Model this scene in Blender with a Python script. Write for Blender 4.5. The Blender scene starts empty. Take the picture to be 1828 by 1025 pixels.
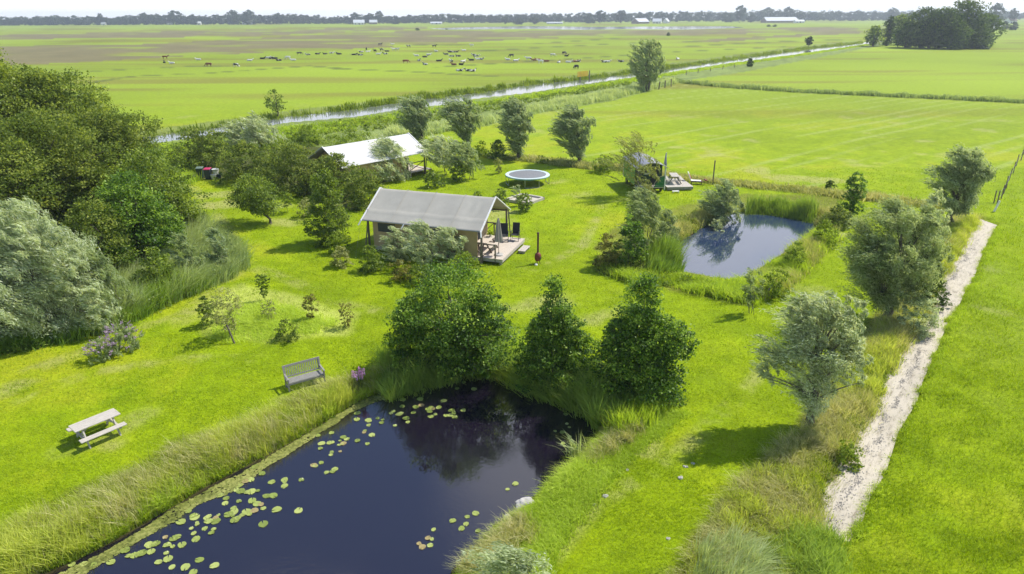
import bpy, bmesh, math
import numpy as np
from mathutils import Vector, Matrix

# ------------------------------------------------------------------ camera, sky, sun, exposure
SC = bpy.context.scene
COL = SC.collection
PW, PH_, FPX = 1828.0, 1025.0, 1219.0          # photograph frame and focal length in its pixels
CAM_H = 15.0
PITCH = math.radians(21.72)
ROLL = math.radians(-0.25)
cam_d = bpy.data.cameras.new('camera')
cam = bpy.data.objects.new('camera', cam_d)
COL.objects.link(cam)
SC.camera = cam
cam_d.sensor_width = 36.0
cam_d.lens = 36.0 * FPX / PW
cam_d.clip_start = 0.1
cam_d.clip_end = 20000
CR = Matrix.Rotation(math.radians(90) - PITCH, 3, 'X') @ Matrix.Rotation(ROLL, 3, 'Z')
cam.matrix_world = Matrix.Translation((0, 0, CAM_H)) @ CR.to_4x4()

SUN_AZ = math.radians(64)      # clockwise from +Y (the view direction)
SUN_EL = math.radians(53)
SUN_V = Vector((math.sin(SUN_AZ) * math.cos(SUN_EL), math.cos(SUN_AZ) * math.cos(SUN_EL), math.sin(SUN_EL)))
sun_d = bpy.data.lights.new('sun', 'SUN')
sun_d.energy = 4.5
sun_d.angle = math.radians(0.6)
sun_d.color = (1.0, 0.955, 0.85)
sun = bpy.data.objects.new('sun', sun_d)
COL.objects.link(sun)
sun.rotation_euler = SUN_V.to_track_quat('Z', 'Y').to_euler()

W = bpy.data.worlds.new('World')
SC.world = W
W.use_nodes = True
nt = W.node_tree
nt.nodes.clear()
def wn(t, **k):
    n = nt.nodes.new(t)
    for a, b in k.items():
        setattr(n, a, b)
    return n
sky = wn('ShaderNodeTexSky', sky_type='NISHITA', sun_disc=False, sun_elevation=SUN_EL, sun_rotation=SUN_AZ,
         air_density=1.0, dust_density=0.6, ozone_density=3.5)
tc = wn('ShaderNodeTexCoord')
sp = wn('ShaderNodeSeparateXYZ')
nt.links.new(tc.outputs['Generated'], sp.inputs[0])
low = wn('ShaderNodeMapRange', interpolation_type='SMOOTHSTEP')   # a veil of white cloud low over the land
low.inputs['From Min'].default_value = 0.09
low.inputs['From Max'].default_value = 0.22
low.inputs['To Min'].default_value = 1.0
low.inputs['To Max'].default_value = 0.0
nt.links.new(sp.outputs['Z'], low.inputs['Value'])
mp = wn('ShaderNodeMapping')
mp.inputs['Scale'].default_value = (1.0, 1.0, 2.2)
nt.links.new(tc.outputs['Generated'], mp.inputs[0])
cn = wn('ShaderNodeTexNoise')
cn.inputs['Scale'].default_value = 2.6
cn.inputs['Detail'].default_value = 6
cn.inputs['Roughness'].default_value = 0.55
nt.links.new(mp.outputs[0], cn.inputs['Vector'])
cm = wn('ShaderNodeMapRange', interpolation_type='SMOOTHSTEP')
cm.inputs['From Min'].default_value = 0.56
cm.inputs['From Max'].default_value = 0.72
cm.inputs['To Max'].default_value = 0.7
nt.links.new(cn.outputs[0], cm.inputs['Value'])
mx = wn('ShaderNodeMath', operation='MAXIMUM')
nt.links.new(low.outputs[0], mx.inputs[0])
nt.links.new(cm.outputs[0], mx.inputs[1])
nrm = wn('ShaderNodeVectorMath', operation='NORMALIZE')
nt.links.new(tc.outputs['Generated'], nrm.inputs[0])
last = mx
for az_, el_, lo_, hi_, amp_ in ((4, 34, .972, .997, .8), (17, 19, .976, .997, .85)):
    a_, e_ = math.radians(az_), math.radians(el_)
    dt = wn('ShaderNodeVectorMath', operation='DOT_PRODUCT')
    dt.inputs[1].default_value = (math.sin(a_) * math.cos(e_), math.cos(a_) * math.cos(e_), math.sin(e_))
    nt.links.new(nrm.outputs[0], dt.inputs[0])
    ad = wn('ShaderNodeMath', operation='MULTIPLY_ADD')
    ad.inputs[1].default_value = .05; nt.links.new(cn.outputs[0], ad.inputs[0])
    nt.links.new(dt.outputs['Value'], ad.inputs[2])
    mr_ = wn('ShaderNodeMapRange', interpolation_type='SMOOTHSTEP')
    mr_.inputs['From Min'].default_value = lo_ + .025; mr_.inputs['From Max'].default_value = hi_ + .028
    mr_.inputs['To Max'].default_value = amp_
    nt.links.new(ad.outputs[0], mr_.inputs['Value'])
    m2 = wn('ShaderNodeMath', operation='MAXIMUM')
    nt.links.new(last.outputs[0], m2.inputs[0]); nt.links.new(mr_.outputs[0], m2.inputs[1]); last = m2
bg = wn('ShaderNodeBackground')
bg.inputs['Strength'].default_value = 0.15
nt.links.new(sky.outputs[0], bg.inputs['Color'])
bc = wn('ShaderNodeBackground')
bc.inputs['Color'].default_value = (0.97, 0.98, 1.0, 1)
bc.inputs['Strength'].default_value = 1.12
ms = wn('ShaderNodeMixShader')
nt.links.new(last.outputs[0], ms.inputs[0])
nt.links.new(bg.outputs[0], ms.inputs[1])
nt.links.new(bc.outputs[0], ms.inputs[2])
wo = wn('ShaderNodeOutputWorld')
nt.links.new(ms.outputs[0], wo.inputs['Surface'])

SC.view_settings.view_transform = 'Standard'
SC.view_settings.look = 'None'
SC.view_settings.exposure = 0.30
SC.view_settings.gamma = 1
cy = SC.cycles
cy.max_bounces = 4
cy.diffuse_bounces = 2
cy.glossy_bounces = 2
cy.transmission_bounces = 2
cy.transparent_max_bounces = 4
cy.volume_bounces = 0
cy.caustics_reflective = False
cy.caustics_refractive = False
cy.use_denoising = True
cy.use_adaptive_sampling = True
cy.adaptive_threshold = 0.02

# ------------------------------------------------------------------ measuring helpers
CRn = np.array(CR)
def P(px, py, h=0.0):
    """ground (or height h) point seen at a place in the photograph"""
    d = CRn @ np.array([(px - PW / 2) / FPX, -(py - PH_ / 2) / FPX, -1.0])
    t = (h - CAM_H) / d[2]
    return np.array([d[0] * t, d[1] * t, h])
def PL(pts, h=0.0):
    return np.array([P(x, y, h)[:2] for x, y in pts])
def mpp(p):
    """metres per photograph pixel at a world point"""
    return (CRn.T @ (np.array([p[0], p[1], p[2] if len(p) > 2 else 0.0]) - np.array([0, 0, CAM_H])))[2] * -1 / FPX
def height_at(base, px, py):
    """height of the point seen at (px, py) standing at the distance of base"""
    d = CRn @ np.array([(px - PW / 2) / FPX, -(py - PH_ / 2) / FPX, -1.0])
    b = np.array(base[:2]); n = b / np.linalg.norm(b)
    t = (b @ n) / (d[:2] @ n)
    return CAM_H + d[2] * t

def vnoise(x, y, seed=0):
    xi = np.floor(x).astype(np.int64); yi = np.floor(y).astype(np.int64)
    fx = x - xi; fy = y - yi
    fx = fx * fx * (3 - 2 * fx); fy = fy * fy * (3 - 2 * fy)
    def hsh(a, b):
        n = (a * 374761393 + b * 668265263 + seed * 974634777) & 0x7fffffff
        n = ((n ^ (n >> 13)) * 1274126177) & 0x7fffffff
        return ((n ^ (n >> 16)) & 0xffff) / 65535.0
    return (hsh(xi, yi) * (1 - fx) + hsh(xi + 1, yi) * fx) * (1 - fy) + (hsh(xi, yi + 1) * (1 - fx) + hsh(xi + 1, yi + 1) * fx) * fy
def fnoise(x, y, seed=0, oct=3):
    s = 0; a = 1; tot = 0
    for k in range(oct):
        s = s + a * vnoise(x * 2 ** k, y * 2 ** k, seed + k * 7); tot += a; a *= 0.5
    return s / tot
def inside(X, Y, poly):
    r = np.zeros(X.shape, bool)
    n = len(poly)
    for i in range(n):
        x1, y1 = poly[i]; x2, y2 = poly[(i + 1) % n]
        c = ((y1 > Y) != (y2 > Y))
        with np.errstate(divide='ignore', invalid='ignore'):
            xx = (x2 - x1) * (Y - y1) / (y2 - y1 if y2 != y1 else 1e-9) + x1
        r ^= c & (X < xx)
    return r
def segdist(X, Y, pts, closed=False):
    d = np.full(X.shape, 1e9)
    n = len(pts)
    for i in range(n if closed else n - 1):
        a = pts[i]; b = pts[(i + 1) % n]
        v = b - a; L = max(v @ v, 1e-9)
        t = np.clip(((X - a[0]) * v[0] + (Y - a[1]) * v[1]) / L, 0, 1)
        d = np.minimum(d, np.hypot(X - a[0] - t * v[0], Y - a[1] - t * v[1]))
    return d
def sstep(x, a, b):
    t = np.clip((x - a) / (b - a), 0, 1)
    return t * t * (3 - 2 * t)
def smooth_poly(pts, it=2, closed=True):
    p = np.array(pts, float)
    for _ in range(it):
        q = []
        n = len(p)
        if not closed: q.append(p[0])
        for i in range(n if closed else n - 1):
            a = p[i]; b = p[(i + 1) % n]
            q += [a * .75 + b * .25, a * .25 + b * .75]
        if not closed: q.append(p[-1])
        p = np.array(q)
    return p

# ------------------------------------------------------------------ object helpers
def tag(o, label=None, cat=None, group=None, kind=None):
    if label: o['label'] = label
    if cat: o['category'] = cat
    if group: o['group'] = group
    if kind: o['kind'] = kind
    return o
def empty(name, loc, rz=0.0):
    o = bpy.data.objects.new(name, None)
    o.empty_display_size = 0.3
    COL.objects.link(o)
    o.location = Vector([float(a) for a in loc]); o.rotation_euler = (0, 0, rz)
    return o
def link(name, me, mat=None, parent=None):
    if mat and not me.materials: me.materials.append(mat)
    o = bpy.data.objects.new(name, me)
    COL.objects.link(o)
    if parent: o.parent = parent
    return o
def npmesh(name, V, F, tint=None, smooth=False, colr=None):
    V = np.asarray(V, np.float32); F = np.asarray(F, np.int32)
    me = bpy.data.meshes.new(name)
    n, k = F.shape
    me.vertices.add(len(V)); me.vertices.foreach_set('co', V.ravel())
    me.loops.add(n * k); me.loops.foreach_set('vertex_index', F.ravel())
    me.polygons.add(n)
    me.polygons.foreach_set('loop_start', np.arange(0, n * k, k, dtype=np.int32))
    me.polygons.foreach_set('loop_total', np.full(n, k, np.int32))
    if smooth: me.polygons.foreach_set('use_smooth', np.ones(n, bool))
    me.update(calc_edges=True)
    if tint is not None:
        a = me.attributes.new('tint', 'FLOAT', 'FACE'); a.data.foreach_set('value', np.asarray(tint, np.float32))
    if colr is not None:
        a = me.attributes.new('col', 'FLOAT_COLOR', 'POINT'); a.data.foreach_set('color', np.asarray(colr, np.float32).ravel())
    return me

class MB:
    """collects boxes, tubes and lathes; build() links them as one mesh"""
    def __init__(s): s.bm = bmesh.new()
    def box(s, c, size, rot=None, bev=0.0):
        m = Matrix.Translation(Vector([float(a) for a in c]))
        if rot: m = m @ Matrix.Rotation(rot[2], 4, 'Z') @ Matrix.Rotation(rot[1], 4, 'Y') @ Matrix.Rotation(rot[0], 4, 'X')
        r = bmesh.ops.create_cube(s.bm, size=1.0, matrix=m @ Matrix.Diagonal((size[0], size[1], size[2], 1)))
        if bev > 0:
            es = list({e for v in r['verts'] for e in v.link_edges})
            bmesh.ops.bevel(s.bm, geom=es, offset=bev, segments=1, affect='EDGES', profile=0.5)
        return s
    def bar(s, a, b, w, d=None):
        a = Vector([float(k) for k in a]); b = Vector([float(k) for k in b]); v = b - a
        q = v.to_track_quat('Z', 'Y')
        m = Matrix.Translation((a + b) / 2) @ q.to_matrix().to_4x4() @ Matrix.Diagonal((w, d or w, v.length, 1))
        bmesh.ops.create_cube(s.bm, size=1.0, matrix=m)
        return s
    def tube(s, pts, rad, n=8, cap=True):
        pts = [Vector([float(k) for k in p]) for p in pts]
        if not isinstance(rad, (list, tuple)): rad = [rad] * len(pts)
        rings = []
        for i, p in enumerate(pts):
            t = (pts[min(i + 1, len(pts) - 1)] - pts[max(i - 1, 0)]).normalized()
            q = t.to_track_quat('Z', 'Y')
            rings.append([s.bm.verts.new(p + q @ Vector((math.cos(2 * math.pi * j / n) * rad[i], math.sin(2 * math.pi * j / n) * rad[i], 0))) for j in range(n)])
        for a, b in zip(rings, rings[1:]):
            for j in range(n):
                s.bm.faces.new((a[j], a[(j + 1) % n], b[(j + 1) % n], b[j]))
        if cap:
            s.bm.faces.new(rings[0][::-1]); s.bm.faces.new(rings[-1])
        return s
    def lathe(s, c, prof, n=24):
        rings = []
        for r, z in prof:
            rings.append([s.bm.verts.new((c[0] + r * math.cos(2 * math.pi * j / n), c[1] + r * math.sin(2 * math.pi * j / n), c[2] + z)) for j in range(n)])
        for a, b in zip(rings, rings[1:]):
            for j in range(n):
                s.bm.faces.new((a[j], a[(j + 1) % n], b[(j + 1) % n], b[j]))
        s.bm.faces.new(rings[0][::-1]); s.bm.faces.new(rings[-1])
        return s
    def prism(s, pts, off):
        """closed outline extruded by the vector off"""
        off = Vector(off)
        a = [s.bm.verts.new(Vector(p)) for p in pts]
        b = [s.bm.verts.new(Vector(p) + off) for p in pts]
        s.bm.faces.new(a[::-1]); s.bm.faces.new(b)
        n = len(a)
        for j in range(n):
            s.bm.faces.new((a[j], a[(j + 1) % n], b[(j + 1) % n], b[j]))
        return s
    def build(s, name, mat, parent=None, smooth=False):
        bmesh.ops.recalc_face_normals(s.bm, faces=s.bm.faces)
        me = bpy.data.meshes.new(name)
        if smooth:
            for f in s.bm.faces: f.smooth = True
        s.bm.to_mesh(me); s.bm.free()
        return link(name, me, mat, parent)
def copy_tree(o, parent=None):
    c = o.copy(); COL.objects.link(c); c.parent = parent
    for ch in list(o.children): copy_tree(ch, c)
    return c

# ------------------------------------------------------------------ materials
def newmat(name):
    m = bpy.data.materials.new(name); m.use_nodes = True
    m.node_tree.nodes.clear()
    return m, m.node_tree
def N(t, kind, **k):
    n = t.nodes.new(kind)
    for a, b in k.items():
        if a.startswith('i_'): n.inputs[a[2:].replace('_', ' ')].default_value = b
        else: setattr(n, a, b)
    return n
def c4(c): return (c[0], c[1], c[2], 1)
def leafmat(name, cd, cm_, cl, back=None, trans=0.3, rough=0.55, spec=0.3):
    m, t = newmat(name)
    at = N(t, 'ShaderNodeAttribute', attribute_name='tint')
    rp = N(t, 'ShaderNodeValToRGB')
    e = rp.color_ramp.elements
    e[0].position = 0.1; e[0].color = c4(cd)
    e[1].position = 0.9; e[1].color = c4(cl)
    x = e.new(0.5); x.color = c4(cm_)
    t.links.new(at.outputs['Fac'], rp.inputs[0])
    src = rp.outputs[0]
    if back:
        g = N(t, 'ShaderNodeNewGeometry')
        mxx = N(t, 'ShaderNodeMix', data_type='RGBA')
        mu = N(t, 'ShaderNodeMath', operation='MULTIPLY')
        mu.inputs[1].default_value = 0.8
        t.links.new(g.outputs['Backfacing'], mu.inputs[0])
        t.links.new(mu.outputs[0], mxx.inputs[0])
        t.links.new(src, mxx.inputs[6]); mxx.inputs[7].default_value = c4(back)
        src = mxx.outputs[2]
    pb = N(t, 'ShaderNodeBsdfPrincipled', i_Roughness=rough)
    pb.inputs['Specular IOR Level'].default_value = spec
    t.links.new(src, pb.inputs['Base Color'])
    tr = N(t, 'ShaderNodeBsdfTranslucent')
    hs = N(t, 'ShaderNodeMix', data_type='RGBA', blend_type='MULTIPLY')
    hs.inputs[0].default_value = 1.0
    t.links.new(src, hs.inputs[6]); hs.inputs[7].default_value = (1.5, 1.45, 0.7, 1)
    t.links.new(hs.outputs[2], tr.inputs['Color'])
    mi = N(t, 'ShaderNodeMixShader'); mi.inputs[0].default_value = trans
    t.links.new(pb.outputs[0], mi.inputs[1]); t.links.new(tr.outputs[0], mi.inputs[2])
    o = N(t, 'ShaderNodeOutputMaterial'); t.links.new(mi.outputs[0], o.inputs[0])
    return m
def plain(name, c, rough=0.6, var=0.15, scale=8.0, bump=0.0, metal=0.0, stretch=(1, 1, 1), c2=None, spec=0.4):
    m, t = newmat(name)
    co = N(t, 'ShaderNodeTexCoord')
    mpn = N(t, 'ShaderNodeMapping'); mpn.inputs['Scale'].default_value = stretch
    t.links.new(co.outputs['Object'], mpn.inputs[0])
    nz = N(t, 'ShaderNodeTexNoise', i_Scale=scale, i_Detail=6.0, i_Roughness=0.65)
    t.links.new(mpn.outputs[0], nz.inputs['Vector'])
    rp = N(t, 'ShaderNodeValToRGB')
    e = rp.color_ramp.elements
    e[0].position = 0.3; e[1].position = 0.7
    e[0].color = c4([max(0, a * (1 - var)) for a in c]) if c2 is None else c4(c2)
    e[1].color = c4([min(1, a * (1 + var)) for a in c])
    t.links.new(nz.outputs[0], rp.inputs[0])
    pb = N(t, 'ShaderNodeBsdfPrincipled', i_Roughness=rough, i_Metallic=metal)
    pb.inputs['Specular IOR Level'].default_value = spec
    t.links.new(rp.outputs[0], pb.inputs['Base Color'])
    if bump > 0:
        b = N(t, 'ShaderNodeBump', i_Strength=bump, i_Distance=0.02)
        t.links.new(nz.outputs[0], b.inputs['Height']); t.links.new(b.outputs[0], pb.inputs['Normal'])
    o = N(t, 'ShaderNodeOutputMaterial'); t.links.new(pb.outputs[0], o.inputs[0])
    return m

M = {}
LF = 1.65
def lm(name, a, b, c, back=None, trans=.35, rough=.62, spec=.22, f=LF):
    g = lambda q: tuple(min(.8, x * f) for x in q)
    return leafmat(name, g(a), g(b), g(c), back, trans, rough, spec)
M['alder'] = lm('alder_leaf', (.018, .046, .006), (.078, .145, .012), (.25, .34, .045), trans=.42, rough=.5, spec=.35)
M['broad'] = lm('broad_leaf', (.028, .056, .007), (.098, .142, .014), (.23, .285, .035), trans=.42, rough=.5, spec=.35)
M['lightcrown'] = lm('light_green_leaf', (.034, .062, .008), (.115, .155, .018), (.27, .31, .05), trans=.45, rough=.5, spec=.35)
M['olive'] = lm('hawthorn_leaf', (.034, .055, .008), (.092, .130, .018), (.23, .26, .05), trans=.44)
M['willow'] = lm('willow_leaf', (.05, .08, .025), (.14, .185, .065), (.27, .33, .145), back=(.48, .54, .35), trans=.4, f=1.6)
M['silver'] = lm('silver_willow_leaf', (.09, .12, .055), (.24, .29, .15), (.47, .52, .33), back=(.68, .72, .56), trans=.36, f=1.5)
M['greywillow'] = lm('grey_willow_leaf', (.045, .075, .030), (.12, .165, .075), (.25, .31, .16), back=(.50, .56, .40), trans=.42, f=1.7)
M['dark'] = lm('dark_leaf', (.016, .032, .006), (.042, .075, .010), (.095, .14, .022), trans=.35)
M['lime'] = lm('lime_leaf', (.06, .10, .008), (.15, .21, .015), (.27, .33, .04), trans=.42, f=1.4)
M['pale'] = lm('pale_leaf', (.12, .14, .04), (.23, .25, .08), (.36, .36, .15), trans=.38, f=1.3)
M['rust'] = lm('rust_leaf', (.06, .062, .015), (.145, .145, .03), (.27, .24, .06), trans=.38, f=1.4)
M['far'] = lm('far_leaf', (.022, .040, .016), (.045, .075, .026), (.085, .115, .04), trans=.2, f=1.2)
M['bankgrass'] = lm('bank_grass_blade', (.10, .15, .008), (.26, .325, .025), (.46, .48, .12), trans=.42, f=1.45)
M['straw'] = lm('straw_grass_blade', (.13, .165, .03), (.28, .295, .09), (.50, .46, .26), trans=.38, f=1.4)
M['greengrass'] = lm('green_grass_blade', (.13, .19, .010), (.25, .34, .02), (.38, .46, .07), trans=.45, f=1.5)
M['reed'] = lm('reed_blade', (.045, .09, .012), (.12, .20, .022), (.24, .32, .06), trans=.4, f=1.5)
M['greyreed'] = lm('grey_reed_blade', (.12, .17, .06), (.24, .30, .12), (.42, .46, .24), trans=.38, f=1.5)
M['lawn'] = lm('lawn_blade', (.13, .20, .003), (.23, .32, .006), (.37, .44, .03), trans=.42, f=1.25)
M['purple'] = lm('purple_flower', (.28, .18, .34), (.42, .30, .46), (.58, .46, .58), trans=.2, f=1.1)
M['pink'] = lm('pink_flower', (.45, .18, .42), (.6, .32, .58), (.7, .5, .7), trans=.2, f=1.1)
M['bark'] = plain('bark', (.11, .095, .075), .9, .4, 14, .6, stretch=(1, 1, .3))
M['greybark'] = plain('grey_bark', (.17, .15, .12), .9, .35, 14, .6, stretch=(1, 1, .3))
M['teak'] = plain('weathered_teak', (.27, .26, .235), .8, .3, 25, .3, stretch=(.3, 3, 3))
M['palewood'] = plain('pale_wood', (.52, .475, .415), .75, .15, 18, .25, stretch=(.3, 3, 3), c2=(.37, .33, .28))
M['deck'] = plain('deck_boards', (.56, .48, .40), .75, .16, 9, .2, stretch=(.3, 6, 3))
M['frame'] = plain('tent_timber', (.16, .13, .10), .8, .25, 12, .2)
M['canvas'] = plain('grey_canvas', (.39, .37, .32), .85, .09, .9, .35)
M['canvas2'] = plain('white_canvas', (.60, .59, .58), .85, .05, 1.2, .2)
M['tanwall'] = plain('tan_canvas', (.50, .36, .20), .85, .12, 2.0, .15)
M['darkmesh'] = plain('window_mesh', (.06, .065, .065), .6, .2, 3)
M['rope'] = plain('white_trim', (.72, .71, .68), .6, .08, 3)
M['black'] = plain('black_textile', (.025, .027, .032), .6, .2, 10)
M['blackmetal'] = plain('black_metal', (.03, .03, .033), .4, .2, 10)
M['parasol'] = plain('taupe_fabric', (.38, .33, .30), .85, .12, 12)
M['stone'] = plain('grey_stone', (.42, .40, .37), .9, .25, 4, .6)
M['redrust'] = plain('red_rust_metal', (.20, .045, .03), .6, .35, 12, .2)
M['darkrust'] = plain('dark_rust_metal', (.09, .035, .025), .6, .35, 12, .2)
M['pad'] = plain('pale_blue_pad', (.56, .66, .66), .5, .08, 5)
M['padskirt'] = plain('teal_skirt', (.10, .38, .36), .6, .1, 5)
M['mat_'] = plain('trampoline_mat', (.20, .20, .205), .5, .12, 5)
M['steel'] = plain('galvanised_steel', (.42, .43, .44), .4, .1, 10, metal=.7)
M['green'] = plain('green_boards', (.02, .16, .045), .5, .15, 6)
M['greenlight'] = plain('light_green_wall', (.17, .36, .08), .6, .12, 6)
M['darkgreen'] = plain('dark_green_plastic', (.02, .055, .03), .5, .15, 6)
M['zinc'] = plain('zinc_roof', (.27, .27, .30), .5, .12, 5, metal=.3)
M['white'] = plain('white_paint', (.78, .77, .74), .5, .06, 5)
M['glass'] = plain('window_glass', (.10, .12, .15), .08, .15, 2, spec=.8)
M['redp'] = plain('magenta_plastic', (.52, .04, .13), .4, .12, 6)
M['bluebin'] = plain('dark_blue_plastic', (.03, .05, .08), .5, .15, 6)
M['yellow'] = plain('yellow_board', (.55, .34, .02), .6, .15, 6)
M['redcush'] = plain('red_cushion', (.50, .08, .14), .8, .2, 10)
M['sand'] = plain('sand', (.50, .46, .37), .95, .12, 10)
M['roofdark'] = plain('dark_tiles', (.16, .14, .14), .8, .2, 3)
M['rooflight'] = plain('pale_sheet_roof', (.62, .64, .66), .5, .06, 3)
M['brickfar'] = plain('brick', (.28, .20, .16), .85, .2, 3)
M['cow_pb'] = None

# ------------------------------------------------------------------ places measured on the photograph
WL = -0.32      # water level of the ponds
pond1 = smooth_poly(PL([(-90, 1090), (88, 1026), (180, 982), (325, 898), (397, 856), (480, 815), (560, 768), (640, 718), (700, 692), (760, 682), (830, 655), (885, 662), (930, 684), (1000, 702), (1062, 732), (1074, 762), (1050, 800), (1022, 832), (985, 850), (962, 885), (920, 912), (882, 942), (850, 985), (800, 1030), (740, 1110), (500, 1250), (0, 1250)], WL))
pond2 = smooth_poly(PL([(1198, 448), (1206, 485), (1250, 494), (1300, 501), (1335, 494), (1380, 463), (1430, 432), (1458, 402), (1450, 392), (1400, 384), (1350, 379), (1305, 380), (1280, 392), (1240, 415), (1210, 435)], WL))
ditch_c = PL([(1440, 1000), (1490, 935), (1512, 880), (1550, 810), (1590, 735), (1628, 660), (1655, 600), (1672, 560), (1692, 510), (1722, 460), (1745, 425), (1757, 398), (1762, 388)], -0.15)
ditch_w = np.array([1.05, 1.0, .95, .95, .95, .85, .55, .72, .8, .85, .85, .75, .3]) * 0.80
ditch_l = PL([(1470, 962), (1468, 925), (1478, 868), (1492, 858), (1520, 805), (1557, 738), (1592, 668), (1607, 628), (1640, 592), (1660, 572), (1664, 545), (1682, 520), (1682, 500), (1702, 472), (1712, 462), (1735, 412), (1752, 392)], -0.15)
ditch_r = PL([(1508, 962), (1528, 935), (1545, 885), (1572, 845), (1596, 770), (1630, 715), (1640, 680), (1668, 620), (1686, 575), (1676, 575), (1700, 558), (1720, 515), (1732, 500), (1750, 450), (1776, 402)], -0.15)
ditch_poly = np.vstack([ditch_l, ditch_r[::-1]])
canal_far = [(120, 266), (250, 246), (400, 226), (510, 208), (634, 195), (736, 179), (871, 163), (939, 151.5), (1041, 142), (1122, 131.5), (1187, 124), (1220, 118), (1345, 100.3), (1447, 86.5), (1541, 76.2), (1600, 69)]
canal_near = [(120, 285), (250, 262), (400, 240), (510, 221), (634, 210), (712, 197), (803, 187), (844, 178), (939, 167.5), (1024, 154), (1126, 139), (1193, 131), (1220, 125.5), (1311, 112), (1413, 98.5), (1480, 88.8), (1548, 78.5), (1610, 70.5)]
CW = -0.3
canal_poly = np.vstack([PL(canal_far, CW), PL(canal_near, CW)[::-1]])
lake_poly = PL([(763, 51), (860, 48.2), (939, 46.8), (1060, 48), (1220, 47.4), (1300, 47), (1330, 49), (1311, 50.5), (1220, 53), (1120, 52.2), (1041, 53.4), (956, 51.8), (793, 53)])

def terrain(X, Y):
    z = (fnoise(X * .35, Y * .35, 3, 2) - .5) * .10 * sstep(-Y, -260, -60)
    for poly, deep in ((pond1, .95), (pond2, .95)):
        bb = (X > poly[:, 0].min() - 4) & (X < poly[:, 0].max() + 4) & (Y > poly[:, 1].min() - 4) & (Y < poly[:, 1].max() + 4)
        if bb.any():
            xs, ys = X[bb], Y[bb]
            d = segdist(xs, ys, poly, True)
            d = np.where(inside(xs, ys, poly), -d, d)
            d = d + (vnoise(xs * 1.7, ys * 1.7, 5) - .5) * .25
            zz = np.where(d < 0, WL - sstep(-d, 0, 1.2) * deep, WL + (0 - WL) * sstep(d, 0, .7) + .05 * sstep(d, .2, .8) * (1 - sstep(d, .8, 2.5)))
            w = 1 - sstep(d, .6, 1.6)
            z[bb] = z[bb] * (1 - w) + zz * w
    bb = (X > ditch_poly[:, 0].min() - 3) & (X < ditch_poly[:, 0].max() + 3) & (Y > ditch_poly[:, 1].min() - 3) & (Y < ditch_poly[:, 1].max() + 3)
    if bb.any():
        xs, ys = X[bb], Y[bb]
        d = segdist(xs, ys, ditch_poly, True)
        d = np.where(inside(xs, ys, ditch_poly), -d, d) + (vnoise(xs * 2.1, ys * 2.1, 8) - .5) * .3
        z[bb] = z[bb] * sstep(d, 0, 1) - .26 * (1 - sstep(d, -.1, .5))
    d = segdist(X, Y, canal_poly, True)
    d = np.where(inside(X, Y, canal_poly), -d, d)
    z = np.where(d < 3, z * sstep(d, 0, 3) - (1 - sstep(d, -1.0, .8)) * 1.0, z)
    return z
def terr(x, y):
    return float(terrain(np.array([float(x)]), np.array([float(y)]))[0])

GRASS = np.array([.250, .342, .003])
brown_zones = [
    [(-400, 86), (0, 83), (230, 80), (467, 68), (600, 60), (760, 55), (1041, 55.5), (1311, 52.5), (1500, 47), (1535, 50), (1530, 58), (1400, 58), (1220, 63.5), (1075, 65), (939, 69.5), (736, 80), (600, 89), (300, 102), (93, 114), (-400, 135)],
    [(-400, 64), (0, 62), (600, 51), (763, 47), (763, 51), (467, 64), (0, 71), (-400, 76)],
    [(1200, 76), (1244, 71), (1447, 60), (1540, 56), (1530, 60), (1447, 64), (1290, 74)],
]
weed_lines = [  # weedy furrows between the pastures: places and half width in metres
    ([(117, 130), (350, 118), (540, 119)], 1.6), ([(160, 148), (240, 136), (367, 131), (550, 118), (620, 123)], 1.6),
    ([(600, 123), (735, 128), (890, 137)], 1.5), ([(780, 120), (1040, 104), (1220, 92), (1400, 84)], 1.6),
    ([(860, 91), (1100, 78), (1220, 75), (1300, 73)], 2.5), ([(740, 81), (940, 79), (1100, 69)], 3), ([(1210, 84), (1400, 74), (1540, 70)], 3),
    ([(620, 98), (700, 94), (880, 90)], 2),
]
back_ditch = [(640, 262), (780, 258), (880, 280), (960, 287), (1040, 297), (1120, 303), (1220, 320), (1340, 331), (1440, 342), (1590, 359), (1690, 372)]
cross_ditch = [(1190, 143), (1240, 150), (1328, 158), (1440, 165), (1548, 170), (1700, 177), (1900, 187)]
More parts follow.
